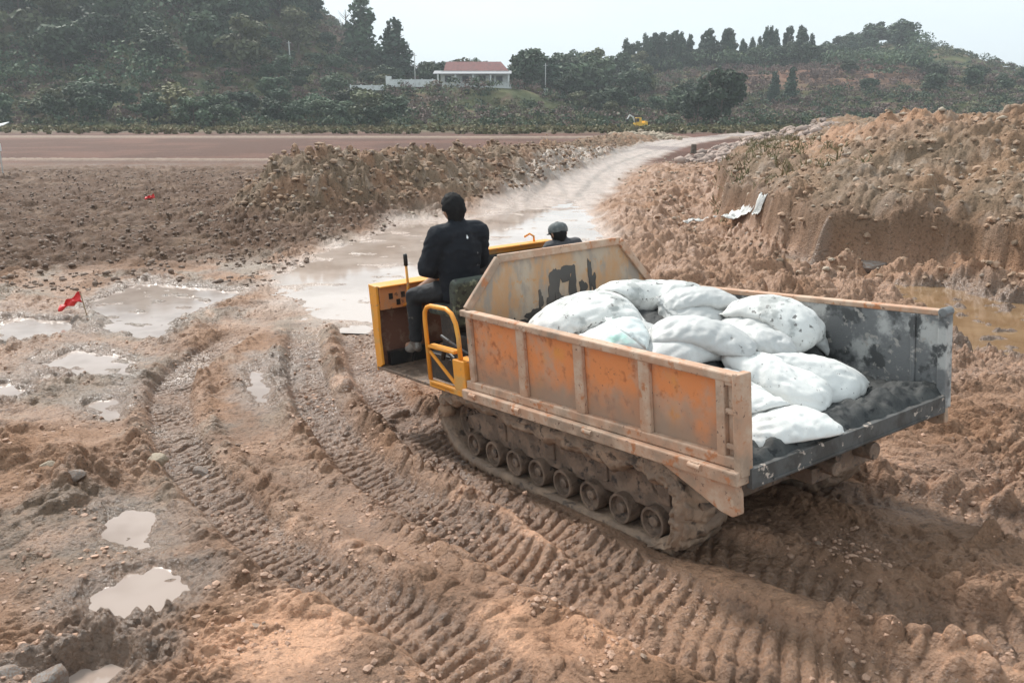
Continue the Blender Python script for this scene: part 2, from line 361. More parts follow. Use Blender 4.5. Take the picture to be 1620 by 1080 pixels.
    # spoil berm on the left of the road
    dB, aB, sB = polyline(x, y, BERM); hB = 1.75 - .03 * aB + .35 * gn(aB / 5., aB * 0, 111); hB = np.clip(hB, .75, 2.2)
    wB = 1.9 + .01 * aB
    prof = np.exp(-(dB / wB) ** 2 * 1.1)
    rough = billow(wx / 1.3, wy / 1.3, 5, 113, .62) * .36 + .22 * lumps(wx / .75, wy / .75, 114) + .12 * lumps(wx / .36, wy / .36, 115) * amp(.3) + .06 * lumps(wx / .18, wy / .18, 116) * amp(.18) - .2
    bm_ = ss(.10, .35, prof)
    z = z + prof * hB * .92 + bm_ * rough * .7
    # rock heap at the end of the berm, by the road
    rh = np.exp(-(((x - 13.5) / 3.2) ** 2 + ((y - 92) / 6) ** 2)); z = z + rh * .45 + rh * .3 * lumps(x / 1.5, y / 1.5, 118)
    # right bank and the spoil heaps on it
    dK, aK, sK = polyline(x, y, BANK); e = -dK * sK * -1
    e = np.where(sK > 0, -dK, dK); e = e + .75 * fbm(x / 2.2, y / 2.2, 4, 121)
    step = ss(0, .30, e); up = np.maximum(e, 0)
    lim = np.interp(y, [8, 14, 22, 34, 48, 70, 100], [1.9, 2.2, 2.35, 1.9, 1.35, 1.5, 1.2]).astype(np.float32)
    zb = .72 + (lim - .25) * (1 - np.exp(-up / 5.5)) * (1 - .35 * ss(14, 40, up)) 
    chunk = billow(wx / 2.8, wy / 2.8, 6, 123, .58) * .5 + .24 * lumps(wx / .9, wy / .9, 124) + .16 * lumps(wx / .4, wy / .4, 125) * amp(.35) + .09 * lumps(wx / .2, wy / .2, 126) * amp(.17) + .05 * lumps(wx / .1, wy / .1, 127) * amp(.1) - .08
    pk = np.exp(-(((x - 11.3) / 2.6) ** 2 + ((y - 28) / 3.5) ** 2)) * .55 + np.exp(-(((x - 13.6) / 1.4) ** 2 + ((y - 22.5) / 1.5) ** 2)) * .35
    bnk = step * (1 - ss(100, 130, y))
    z = z + (zb + chunk * (.55 + .35 * ss(2, 8, up)) - .25 + pk - z - .0) * bnk
    # broken plateau between the road and the bank
    pl = (1 - ss(.0, .4, e)) * ss(.3, 1.6, dR - rw) * ss(10.5, 13.5, y) * (x > 1.5) * (1 - ss(42, 55, y)) * np.clip(1 - wet, 0, 1)
    z = z + pl * (.07 + .22 * billow(wx / 1.3, wy / 1.3, 4, 131) + .12 * lumps(wx / .5, wy / .5, 132) + .06 * lumps(wx / .22, wy / .22, 133) * amp(.22))
    # channel along the foot of the bank
    chn = np.exp(-((e + 1.1) / .9) ** 2) * ss(15, 17.5, y) * (1 - ss(26, 34, y)); z = z - chn * .45
    wet = np.maximum(wet, sog * .6)
    # ---------------- soil colours (linear albedo)
    def c3(r, g, b): return np.array([r, g, b], np.float32)
    mud = c3(.320, .186, .116); pink = c3(.60, .335, .205); dark = c3(.145, .082, .051); olive = c3(.205, .145, .096)
    pale = c3(.44, .34, .265); red = c3(.20, .098, .070); slick = c3(.56, .44, .37); veg = c3(.075, .082, .038); tan = c3(.33, .20, .12); rutc = c3(.245, .145, .092)
    col = np.zeros(x.shape + (3,), np.float32) + mud
    def mixc(c, f):
        nonlocal col
        col = col + (c - col) * np.clip(f, 0, 1)[..., None]
    m1 = fbm(x / 1.7, y / 1.7, 5, 141); m2 = fbm(x / .5, y / .5, 4, 142); m3 = gn(x / .09, y / .09, 143)
    mixc(olive, ss(-.05, .25, m1 + .25 * m2) * ss(1.2, 3., -x) * .9)
    mixc(rutc, rin * .75)
    pk1 = np.exp(-(((x - .9) / 1.2) ** 2 + ((y - 4.3) / .62) ** 2)) + .8 * np.exp(-(((x + 1.5) / .7) ** 2 + ((y - 4.25) / .5) ** 2)) + .9 * np.exp(-(((x - .15) / .35) ** 2 + ((y - 5.6) / .6) ** 2))
    mixc(pink, ss(.25, .75, pk1 + .55 * m1 + .3 * m2) * (1 - .75 * rin) * (y < 8))
    mixc(pink * .85, ss(.15, .45, m1 * .6 + m2 * .5) * .5 * (1 - rin) * (y < 16))
    mixc(dark, ss(-.1, .3, fbm(x / .8, y / .8, 4, 144)) * .35)
    mixc(dark * .72, plough * (.9 + .3 * m2)); mixc(tan * .9, plough * ss(.1, .4, m1 + m2 * .5) * .3)
    mixc(slick, np.maximum(pm * .75, road * (.75 + .4 * m2)))
    mixc(c3(.26, .19, .145), road * (np.exp(-((dR - .75) / .22) ** 2) * (.45 + .8 * gn(x / .6, y / 4, 66)) + .35 * ss(.0, .4, gn(x / .35, y / 5, 67))))
    mixc(red * np.float32(.5), far * (1 - road) * .97); mixc(red * np.float32(.8), far * ss(0, .3, fbm(x / 9, y / 9, 3, 146)) * .7)
    bund = np.exp(-((y - 54 + .02 * x) / .6) ** 2) * (x < 8) + np.exp(-((y - 96 + .03 * x) / 1.2) ** 2) * (x < 30)
    mixc(pale * .8, bund * .8 * (1 - ss(.3, .6, bm_)))
    mixc(olive * 1.1, bm_ * .85); mixc(mud * .95, bm_ * ss(-.05, .25, fbm(x / 1.1, y / 1.1, 4, 147)) * .8); mixc(pale * .8, bm_ * ss(.28, .4, m2) * .6)
    mixc(mud * 1.1, pl * .8); mixc(pink * .7, pl * ss(.1, .4, m1) * .45)
    mixc(olive * 1.0, bnk * .9); mixc(tan * .95, bnk * ss(-.1, .3, fbm(x / 2.5, y / 2.5, 4, 148)) * .75)
    mixc(pink * .8, bnk * np.clip(pk * 1.8 + .3 * m1, 0, 1) * .8)
    mixc(pale * .75, bnk * ss(.24, .4, m2 + .3 * m3) * .6); mixc(dark * 1.2, bnk * (1 - ss(.2, 1.2, e)) * .6)
    mixc(pale, rh * ss(0, .3, m2) * .8)
    g = ss(112, 135, y + 8 * gn(x / 14, y / 14, 151)) ; mixc(c3(.15, .12, .065), g * .85); mixc(veg, g * ss(-.1, .25, fbm(x / 8, y / 5, 4, 152)) * .9)
    mixc(c3(.19, .135, .10), marg * .6)
    shade = 1 + .16 * m2 + .10 * m3 * amp(.09)
    col = col * np.clip(shade, .6, 1.4)[..., None]
    damp = np.clip(.36 + .4 * rin + .6 * m1 + .3 * m2, 0, .85) * (1 - far) * (1 - .6 * bnk) * (1 - .5 * bm_) * (1 - .85 * plough)
    wet = np.clip(np.maximum(wet * .92, damp), 0, 1)
    return z, col, wet

M_ground = mk('soil_mud', (.2, .14, .1), [((.52, .50, .48, 1), 17, .50, .68, 10), ((1.45, 1.38, 1.32, 1), 38, .54, .70, 8)], rough=.78, rough2=.22, attr='soil',
              bump=[(6, .8, .06), (22, 1.0, .028), (42, .8, .016, 'vor'), (95, .9, .010)], spec=.5)
def build_ground():
    yy = [1.2]
    while yy[-1] < 2600:
        y = yy[-1]; dn = 1.25 * (1500 / y ** 2 + 190 / y) if y < 150 else 1.25 * 190 / y
        yy.append(y + 1 / min(dn, 200))
    yy = np.array(yy); nu = 1150
    u = np.linspace(-1, 1, nu); u = .72 * u + .16 * u ** 5 + .9 * u ** 25
    print('ground rows', len(yy), 'cols', nu)
    X = u[None, :] * (yy[:, None] + 1.6); Y = np.repeat(yy[:, None], nu, 1)
    sp = np.maximum((yy + 1.6) * 1.6 / nu, np.gradient(yy) * .6)[:, None] + 0 * X
    Z = np.zeros_like(X); col = np.zeros(X.shape + (4,), np.float32)
    step = 100
    for i in range(0, len(yy), step):
        z, c, wt = relief(X[i:i + step], Y[i:i + step], sp[i:i + step]); Z[i:i + step] = z; col[i:i + step, :, :3] = c; col[i:i + step, :, 3] = wt
    n, m = X.shape; idx = np.arange(n * m).reshape(n, m)
    Q = np.stack([idx[:-1, :-1], idx[:-1, 1:], idx[1:, 1:], idx[1:, :-1]], -1).reshape(-1, 4)
    V = np.stack([X, Y, Z], -1).reshape(-1, 3)
    o = mesh_np('ground', V, Q, M_ground, cols=col.reshape(-1, 4)); tag(o, kind='structure')
    return o
build_ground()
def gz(x, y):
    """ground height at one point"""
    return float(relief(np.array([x], np.float32), np.array([y], np.float32), .02)[0][0])

M_pool = mk('milky_pool_water', (.50, .41, .355), [((.37, .29, .24), .5, .4, .65, 5)], rough=.06, bump=[(2, .05, .02)], spec=.6)
M_water = mk('muddy_water', (.36, .28, .235), [((.27, .20, .16), 1.2, .4, .65, 3)], rough=.05, bump=[(3, .04, .02)], spec=.6)
M_ditch = mk('brown_water', (.21, .125, .065), [((.28, .18, .10), .7, .4, .65, 3)], rough=.06, bump=[(3, .05, .02)], spec=.6)
def grow(P, d):
    cx = sum(p[0] for p in P) / len(P); cy = sum(p[1] for p in P) / len(P)
    return [(p[0] + (p[0] - cx) / math.hypot(p[0] - cx, p[1] - cy) * d, p[1] + (p[1] - cy) / math.hypot(p[0] - cx, p[1] - cy) * d) for p in P]
def sheet(name, P, z, mat):
    me = bpy.data.meshes.new(name); me.from_pydata([(p[0], p[1], z) for p in P], [], [tuple(range(len(P)))])
    me.materials.append(mat); o = bpy.data.objects.new(name, me); C.objects.link(o); return tag(o, kind='structure')
sheet('puddle_water', SOGGY, -.352, M_water)
sheet('pool_water', grow(POOL, .35), -.345, M_pool)
for kd, P, lv, dp in PUD: sheet('puddle_water' if kd == 'p' else 'ditch_water', grow(P, .12 if kd == 'p' else .2), lv, M_water if kd == 'p' else M_ditch)

# ------------------------------------------------------------------ the tracked dumper
M_panel = mk('rusty_orange_paint', (.68, .24, .085), [((.50, .29, .19), 3.2, .44, .66, 8), ((.40, .13, .05), 11, .52, .70, 10), ((.22, .10, .065), 30, .63, .70, 8), ((.66, .27, .07), 2.1, .58, .72, 4), ((.30, .215, .16), 'z', .36, .06)], rough=.62, bump=[(40, .25, .002)], spec=.35)
M_rail = mk('muddy_orange_steel', (.46, .27, .175), [((.52, .37, .27), 6, .42, .62, 8), ((.30, .21, .15), 2.4, .50, .66, 10), ((.42, .17, .075), 9, .58, .66, 8), ((.15, .08, .055), 30, .61, .68, 8)], rough=.75, bump=[(35, .5, .004), (7, .3, .01)])
M_head = mk('weathered_headboard', (.46, .36, .27), [((.50, .28, .14), 3, .44, .62, 10, (1, 1, .5)), ((.33, .27, .22), 7, .46, .62, 10, (1, 1, .4)), ((.50, .27, .12), 13, .6, .68, 8)], rough=.7, bump=[(30, .35, .003)])
M_wetsplash = mk('wet_slurry_splash', (.07, .062, .056), [], rough=.25)
M_slab = mk('slurry_caked_steel', (.17, .17, .17), [((.44, .43, .41), 3.6, .46, .58, 12), ((.075, .075, .075), 5, .54, .62, 10), ((.36, .33, .30), 16, .58, .64, 8)], rough=.55, bump=[(20, .6, .01)])
M_slurry = mk('grey_cement_slurry', (.046, .047, .046), [((.085, .084, .08), 3.5, .48, .66, 8), ((.025, .026, .027), 12, .55, .64, 8)], rough=.6, rough2=.85, spec=.25, bump=[(18, .7, .02), (70, .4, .005)])
M_yel = mk('yellow_paint', (.80, .32, .035), [((.62, .33, .10), 5, .52, .66, 8), ((.36, .22, .14), 16, .60, .68, 8), ((.80, .42, .06), 2, .5, .7)], rough=.45, spec=.5, bump=[(30, .12, .002)])
M_orin = mk('orange_inner_panel', (.52, .20, .07), [((.40, .21, .12), 6, .45, .62, 8), ((.16, .08, .05), 12, .57, .66, 8)], rough=.55)
M_mudsteel = mk('mud_caked_steel', (.15, .098, .068), [((.25, .165, .115), 7, .45, .6, 8), ((.05, .035, .028), 14, .55, .66, 8)], rough=.5, rough2=.85, bump=[(22, .9, .02), (60, .5, .006)])
M_track = mk('mud_caked_rubber', (.24, .16, .11), [((.38, .255, .175), 4, .45, .62, 8), ((.085, .058, .043), 8, .55, .66, 8)], rough=.5, rough2=.85, bump=[(14, .9, .03), (55, .5, .008)])
M_black = mk('black_grease', (.018, .017, .017), [((.06, .045, .035), 12, .5, .65)], rough=.4, bump=[(30, .5, .006)])
M_grip = mk('black_rubber_grip', (.015, .015, .015), rough=.45)
M_chrome = mk('worn_bare_steel', (.5, .48, .45), rough=.35, metal=.8)
M_seat = mk('torn_green_seat_cover', (.05, .06, .045), [((.16, .18, .12), 9, .56, .64), ((.02, .02, .02), 18, .5, .6)], rough=.7, bump=[(30, .6, .01)])

M_sill = mk('worn_sill', (.085, .083, .08), [((.05, .046, .042), 5, .45, .6), ((.46, .38, .32), 12, .60, .64, 10)], rough=.6, bump=[(20, .6, .01)])
dumper = empty('tracked_dumper', 'rusty orange tracked dumper with yellow operator station, its open bed loaded with white sacks', 'dumper', DO + DM @ OFF, DE)
dumper['local'] = 1
YW = -2.09
# bed floor
MB().box(.0, 2.99, YW + .02, -.02, -.055, -.004).build('bed_floor', M_slab, dumper, .006)
# slurry on the floor: a lumpy layer with a ragged rear edge
nx, ny = 200, 150
gx = np.linspace(.0, 2.96, nx); gy = np.linspace(YW + .03, -.03, ny); XX, YY = np.meshgrid(gx, gy, indexing='ij')
ZZ = .02 + .035 * billow(XX * 2.2, YY * 2.2, 4, 201) + .03 * lumps(XX * 5, YY * 5, 203) * ss(.9, .2, XX + 0) + .02 * lumps(XX * 10, YY * 10, 204) * ss(.9, .3, XX) + .05 * np.exp(-((XX - .12) / .12) ** 2) * billow(XX * 4, YY * 4, 3, 205)
ZZ = ZZ * ss(-.01, .05, XX) - .003
def mound(x, y):
    g = lambda cx, cy, rx, ry, h: h * np.exp(-(((x - cx) / rx) ** 2 + ((y - cy) / ry) ** 2) ** 1.6)
    m_ = np.maximum(g(2.25, -.62, .68, .5, .46), g(1.98, -1.2, .72, .6, .53))
    m_ = np.maximum(m_, g(1.12, -1.6, .42, .45, .40)); m_ = np.maximum(m_, g(1.15, -.65, .48, .5, .42)); m_ = np.maximum(m_, g(1.6, -.5, .5, .45, .40)); m_ = np.maximum(m_, g(.72, -.95, .30, .34, .22))
    return m_
ZZ = ZZ + mound(XX, YY)
XX = XX + .03 * (1 - ss(0, .3, XX)) * gn(XX * 0 + 3, YY * 7, 207) - .02 * (1 - ss(0, .1, XX))
idx = np.arange(nx * ny).reshape(nx, ny)
Q = np.stack([idx[:-1, :-1], idx[1:, :-1], idx[1:, 1:], idx[:-1, 1:]], -1).reshape(-1, 4)
mesh_np('cement_slurry', np.stack([XX - OFF.x, YY - OFF.y, ZZ - OFF.z], -1).reshape(-1, 3), Q, M_slurry, dumper)
# rear sill
m = MB(); m.box(-.045, -.002, YW + .05, -.02, -.11, .012)
m.box(-.052, -.046, YW + .2, -.2, -.10, -.085)
m.build('rear_sill', M_sill, dumper, .006)
# left side wall: slightly taller at the front
def zt(x): return .575 + (.655 - .575) * x / 2.99
def zb(x): return .01 - .04 * x / 2.99
m = MB(); n = 12
for i in range(n):
    a, b = 2.99 * i / n, 2.99 * (i + 1) / n
    if i == 0: v0 = len(m.v)
vs = []; 
for x in (0.04, 2.95):
    vs += [(x, -.022, zb(x) + .06), (x, -.004, zb(x) + .06), (x, -.004, zt(x) - .05), (x, -.022, zt(x) - .05)]
m.add(vs, [(0, 1, 2, 3), (7, 6, 5, 4), (0, 4, 5, 1), (1, 5, 6, 2), (2, 6, 7, 3), (3, 7, 4, 0)])
wall = m.build('side_wall', M_panel, dumper)
def rail(x0, x1, ya, yb, dz0, dz1, top, name, mat, par=dumper, bev=.01):
    f = zt if top else zb; vs = []
    for x in (x0, x1): vs += [(x, ya, f(x) + dz0), (x, yb, f(x) + dz0), (x, yb, f(x) + dz1), (x, ya, f(x) + dz1)]
    m = MB().add(vs, [(0, 1, 2, 3), (7, 6, 5, 4), (0, 4, 5, 1), (1, 5, 6, 2), (2, 6, 7, 3), (3, 7, 4, 0)])
    return m.build(name, mat, par, bev)
rail(-.005, 3.03, -.035, .045, -.055, .0, True, 'top_rail', M_rail)
rail(.0, 3.02, -.02, .042, .0, .07, False, 'bottom_rail', M_rail)
rail(-.02, 3.04, -.03, .085, -.09, -.003, False, 'hinge_rail', M_rail)
for x in (2.93, 2.17, 1.46, .785):
    vs = []
    wd = .10 if x < 2.9 else .07
    f = zb(x) + .07; g = zt(x) - .055
    m = MB()
    pr = [(x - wd / 2, -.003), (x - wd / 2, .026), (x - wd / 2 + .012, .036), (x + wd / 2 - .012, .036), (x + wd / 2, .026), (x + wd / 2, -.003)]
    m.prism(pr, 2, f, g); m.build('wall_rib', M_rail, dumper, .004)
# rear corner post: two uprights with a channel between
m = MB(); m.box(.10, .165, -.015, .04, .05, .54); m.box(-.03, .028, -.05, .052, -.03, .585); m.box(.028, .10, -.03, .006, .03, .55)
for z in (.12, .33, .5): m.box(.03, .10, .006, .034, z, z + .035)
m.build('corner_post', M_rail, dumper, .008)
for x in (.3, 1.32, 2.2, 2.85):
    m = MB(); m.lathe([(.0, -.05), (.02, -.05), (.02, .05), (0, .05)], (x, .088, zb(x) - .03), 'x', 12); m.box(x - .03, x + .03, .082, .094, zb(x) - .06, zb(x) - .005); m.build('hinge', M_rail, dumper)
# rear hanging bracket plates
m = MB(); m.prism([(.68, -.085), (.02, -.085), (.0, -.14), (.0, -.26), (.05, -.29), (.14, -.28), (.30, -.22)], 1, -.0, .05)
m.build('corner_bracket', M_rail, dumper, .008)
m = MB(); m.prism([(.5, -.085), (-.03, -.085), (-.03, -.2), (.05, -.22), (.14, -.2)], 1, YW - .02, YW + .03)
m.build('corner_bracket', M_rail, dumper, .008)
# right side wall
m = MB(); m.box(.03, 2.95, YW + .0, YW + .022, .0, .57); m.build('side_wall', M_slab, dumper)
m = MB(); m.box(.0, 3.0, YW - .035, YW + .035, .571, .612); m.build('top_rail', M_rail, dumper, .008)
m = MB(); m.box(-.035, .03, YW - .04, YW + .045, -.09, .59); m.box(.20, .235, YW + .023, YW + .04, .02, .57); m.tube([(-.01, YW - .04, .60), (-.01, YW + .06, .60)], .035, 12); m.build('corner_post', M_slab, dumper, .008)
m = MB(); m.box(.03, 2.97, YW - .07, YW - .002, -.10, -.02)
for x in (.9, 1.6, 2.3): m.box(x, x + .09, YW - .04, YW - .002, -.02, .56)
m.build('bottom_rail', M_rail, dumper, .006)
# headboard
hp = [(0, -.02), (YW, -.02), (YW, .62), (YW + .357, 1.045), (-.357, 1.045), (0, .655)]
hp = [(p[0], p[1]) for p in hp]
m = MB(); m.prism(hp, 0, 2.985, 3.005)
hb = m.build('headboard', M_head, dumper)
m = MB()
for a, b in zip(hp[2:], hp[3:] + []): m.beam((2.975, a[0], a[1]), (2.975, b[0], b[1]), .07, .045, (1, 0, 0))
m.build('headboard_rim', M_rail, dumper, .008)
# wet splashes low on the headboard's inner face and the dark drips (thin patches of slurry)
rnd = random.Random(4)
m = MB()
for k, (yc, zc, ry, rz) in enumerate([(-.95, .72, .06, .18), (-1.05, .82, .11, .07), (-1.16, .70, .045, .17), (-.90, .60, .05, .12), (-.78, .62, .025, .09), (-1.27, .66, .045, .07), (-1.36, .76, .02, .16), (-1.4, .70, .03, .08), (-.70, .50, .09, .05), (-.48, .42, .02, .07), (-.85, .45, .12, .06), (-1.0, .55, .06, .1), (-.6, .44, .06, .04)]):
    nn = 26; pts = []
    for i in range(nn):
        a = 2 * math.pi * i / nn; rr = 1 + .25 * math.sin(3 * a + k) + rnd.uniform(-.15, .15)
        pts.append((yc + ry * rr * math.cos(a), zc + rz * rr * math.sin(a)))
    m.prism(pts, 0, 2.9815 - .0004 * k, 2.9845)
m.build('slurry_splash', M_wetsplash, hb, off=(0, 0, 0)).location = (-OFF.x + OFF.x, 0, 0)
bpy.data.objects['slurry_splash'].data.transform(Matrix.Translation(-OFF))

# running gear
def belt(y0, y1, seed):
    """mud-caked rubber belt: closed loop swept along its path, lugs outside"""
    P = [(1.1, -.81), (1.8, -.815), (2.7, -.815), (3.25, -.80), (3.52, -.72), (3.70, -.56), (3.76, -.40), (3.70, -.26), (3.56, -.17), (3.3, -.135), (2.6, -.165), (1.8, -.175), (1.0, -.155), (.84, -.165), (.66, -.24), (.585, -.37), (.58, -.50), (.62, -.64), (.72, -.75), (.84, -.795)]
    pts = smooth_line(P + [P[0]], 24); pts = np.array(pts)[:-1]
    # even spacing
    d = np.r_[0, np.cumsum(np.hypot(*np.diff(np.r_[pts, pts[:1]], axis=0).T))]; N = 520
    t = np.linspace(0, d[-1], N, endpoint=False); px_ = np.interp(t, d, np.r_[pts[:, 0], pts[0, 0]]); pz_ = np.interp(t, d, np.r_[pts[:, 1], pts[0, 1]])
    tx = np.roll(px_, -1) - np.roll(px_, 1); tz = np.roll(pz_, -1) - np.roll(pz_, 1); ln = np.hypot(tx, tz); tx /= ln; tz /= ln; nxx, nzz = tz, -tx   # outward
    K = 26; prof = []
    for k in range(K): prof.append((y0 + (y1 - y0) * k / (K - 1), 1))
    for k in range(6): prof.append((y1 - (y1 - y0) * k / 5, 0))
    yv = np.array([p[0] for p in prof]); outm = np.array([p[1] for p in prof])
    A, Yg = np.meshgrid(t, yv, indexing='ij')
    lug = ss(.25, .6, np.abs(np.sin((A / .135 + 1.2 * np.abs((Yg - y0) / (y1 - y0) - .5)) * math.pi)))
    top = ss(-.45, -.2, pz_)[:, None]
    off = np.where(outm[None, :] == 1, .0 + .032 * lug * (1 - .55 * top) + .02 * billow(A * 5, Yg * 8, 3, seed) + top * .03 * lumps(A * 7, Yg * 8, seed + 1), -.035 - .01 * billow(A * 6, Yg * 6, 2, seed))
    yo = Yg + .012 * gn(A * 9, Yg * 9, seed + 2)
    # mud hanging on the edge
    V = np.stack([px_[:, None] + nxx[:, None] * off, yo, pz_[:, None] + nzz[:, None] * off], -1)
    M_ = len(prof); idx = np.arange(N * M_).reshape(N, M_)
    a = idx; b = np.roll(idx, -1, 0)
    Q = np.stack([a, b, np.roll(b, -1, 1), np.roll(a, -1, 1)], -1).reshape(-1, 4)
    V = V.reshape(-1, 3) - np.array(OFF)
    return mesh_np('track_belt', V, Q, M_track, dumper)
def crust(y0, dr):
    """mud packed along the belt's outer edge, thick over the rear"""
    P = smooth_line([(3.76, -.42), (3.70, -.25), (3.56, -.155), (3.3, -.12), (2.6, -.15), (1.8, -.16), (1.1, -.14), (.82, -.15), (.64, -.23), (.565, -.36), (.56, -.51), (.60, -.65), (.70, -.77), (.86, -.82)], 22)
    P = np.array(P); n = len(P); t = np.r_[0, np.cumsum(np.hypot(*np.diff(P, axis=0).T))]
    tx = np.gradient(P[:, 0]); tz = np.gradient(P[:, 1]); l_ = np.hypot(tx, tz); inx, inz = tz / l_, -tx / l_
    inx, inz = -tz / l_ * 1, tx / l_ * 1
    K = 18; s_ = np.linspace(0, 1, K); A, S = np.meshgrid(t, s_, indexing='ij')
    w_ = np.interp(t, [0, .4, 2.2, 2.7, 3.1, 3.4, 3.7, t[-1]], [.10, .15, .17, .19, .17, .13, .12, .08])[:, None] * (1 + .5 * gn(A * 4, A * 0 + dr, 241) + .35 * gn(A * 12, A * 0, 242))
    V = []; bul = np.sin(np.clip(S, 0, 1) * math.pi) ** .6 * (.045 + .03 * billow(A * 5, S * 2, 3, 243)) + .025 * gn(A * 11, S * 3, 245)
    X = P[:, 0][:, None] + inx[:, None] * w_ * S; Zc = P[:, 1][:, None] + inz[:, None] * w_ * S
    Yf = y0 + dr * (bul - .03)
    f = np.stack([X, Yf, Zc], -1); bk = np.stack([X, Yf * 0 + y0 - dr * .10, Zc], -1)
    g = np.concatenate([f, bk[:, ::-1]], 1); M_ = g.shape[1]; idx = np.arange(n * M_).reshape(n, M_)
    a = idx[:-1]; b = idx[1:]; Q = np.stack([a, b, np.roll(b, -1, 1), np.roll(a, -1, 1)], -1).reshape(-1, 4)
    mesh_np('mud_crust', g.reshape(-1, 3) - np.array(OFF), Q, M_track, dumper)
crust(-.075, 1); crust(-2.015, -1)
belt(-.075, -.46, 211); belt(-1.63, -2.015, 231)
def wheel(name, x, z, r, yo, sgn, mat, spokes=0):
    """dished road roller: rim ring, recessed web, hub"""
    s = -sgn * 1.0
    m = MB(); m.lathe([(r * .80, 0), (r * .97, 0), (r, s * .012), (r, s * .10), (r * .86, s * .11), (r * .86, s * .16), (r, s * .17), (r, s * .26), (0.02, s * .265)], (x, yo, z), 'y', 28)
    w = m.build(name, mat, dumper, smooth=False)
    m = MB(); m.lathe([(r * .80, 0), (r * .74, s * .04), (r * .36, s * .05), (r * .33, s * .012), (r * .20, s * .005), (.001, s * .006)], (x, yo, z), 'y', 24)
    if spokes:
        for k in range(spokes):
            a = 2 * math.pi * k / spokes; m.lathe([(.0, s * .01), (.018, s * .01), (.018, s * .045)], (x + r * .56 * math.cos(a), yo, z + r * .56 * math.sin(a)), 'y', 8)
    h = m.build('hub', mat, w, off=OFF)
    return w
for yo, sg in ((-.12, 1), (-1.97, -1)):
    for x in (2.95, 2.62, 2.29, 1.95, 1.61, 1.27, .93):
        wheel('road_roller', x, -.655, .115, yo, sg, M_mudsteel)
    wheel('idler_wheel', 3.44, -.48, .20, yo - sg * .09, sg, M_mudsteel, 6)
    wheel('road_roller', 3.27, -.64, .105, yo, sg, M_mudsteel)
    wheel('drive_sprocket', .86, -.36, .15, yo - sg * .07, sg, M_mudsteel, 8)
    for x in (2.5, 1.5): wheel('carrier_roller', x, -.275, .06, yo - sg * .06, sg, M_mudsteel)
    m = MB(); ya, yb = (yo - sg * .07, yo - sg * .26)
    y0, y1 = min(ya, yb), max(ya, yb)
    m.prism([(.6, -.34), (3.2, -.34), (3.45, -.42), (3.3, -.58), (.9, -.60), (.5, -.46)], 1, y0, y1)
    for x in (.8, 1.45, 2.1, 2.8): m.box(x, x + .12, y0 - .02, y1 + .02, -.52, -.26)
    m.build('track_frame', M_mudsteel, dumper, .01)
m = MB(); m.box(.35, 4.5, -.62, -.52, -.36, -.07); m.box(.35, 4.5, -1.58, -1.48, -.36, -.07); m.box(.62, 3.4, -1.62, -.48, -.55, -.2); m.box(.2, .5, -1.5, -1.36, -.36, -.07)
for x in (.36, 1.4, 2.4, 3.2): m.box(x, x + .12, -1.98, -.12, -.30, -.12)
m.build('chassis', M_mudsteel, dumper, .01)
m = MB()
for x in (.15, .8, 1.5, 2.2, 2.8): m.box(x, x + .06, YW + .06, -.06, -.115, -.056)
m.build('floor_beams', M_mudsteel, dumper)
m = MB(); m.tube([(.34, -.9, -.22), (.02, -.9, -.24)], .05, 14); m.tube([(.3, -1.25, -.2), (-.02, -1.25, -.2)], .06, 14); m.box(.12, .34, -1.42, -.78, -.34, -.24); m.box(.1, .3, -1.18, -1.0, -.3, -.12)
m.build('tipping_hinge', M_mudsteel, dumper, .006)
m = MB(); m.tube([(.2, -1.05, -.22), (1.6, -1.05, -.3)], .045, 14); m.build('hydraulic_ram', M_chrome, dumper, smooth=True)

# operator station
m = MB(); m.box(3.08, 4.92, -1.0, -.0, -.16, -.13)
m.build('platform_floor', M_mudsteel, dumper, .004)
m = MB(); m.box(3.05, 3.70, .0, .045, -.13, -.07); m.box(3.03, 3.22, -.11, .05, -.07, .20); m.box(3.22, 3.7, -.05, .03, .235, .265)
m.build('step_frame', M_yel, dumper, .008)
m = MB(); m.beam((3.68, .015, .20), (3.24, .015, -.05), .03, .015, (0, 1, 0)); m.beam((3.66, .03, -.1), (3.24, .03, -.1), .03, .02); m.build('step_brace', M_yel, dumper)
hr = [(3.71, .02, -.07), (3.71, .02, .50), (3.695, .02, .57), (3.65, .02, .615), (3.58, .02, .635), (3.3, .02, .635), (3.21, .02, .60), (3.15, .02, .52), (3.125, .02, .40), (3.12, .02, .20)]
MB().tube(hr, .021, 12).build('handrail', M_yel, dumper, smooth=True)
# front console
m = MB()
m.prism([(4.93, -.18), (4.93, .735), (4.76, .72), (4.77, .50), (4.80, .2), (4.79, -.10)], 1, -.03, .0)         # left cheek
m.prism([(4.93, .735), (4.72, .715), (4.72, .70), (4.93, .72)], 1, -.98, -.031)                               # top lip
m.box(4.90, 4.925, -.98, -.031, -.18, .72)
m.prism([(4.93, -.1), (4.93, .72), (4.80, .70), (4.80, -.1)], 1, -1.0, -.98)
m.build('front_console', M_yel, dumper, .005)
m = MB(); m.box(4.76, 4.775, -.975, -.035, .47, .70)
pn = m.build('control_panel', M_orin, dumper, .003)
for k, (y, z) in enumerate([(-.16, .60), (-.30, .60), (-.44, .61), (-.58, .60), (-.24, .53), (-.5, .52)]): MB().box(4.752, 4.759, y - .022, y + .022, z - .03, z + .03).build('gauge_hole', M_black, pn, off=OFF)
m = MB(); m.box(4.86, 4.895, -.97, -.035, -.12, .46); m.build('recess_panel', mk('dark_inner_panel', (.12, .05, .03), [((.2, .12, .08), 7, .5, .65)], rough=.7), dumper)
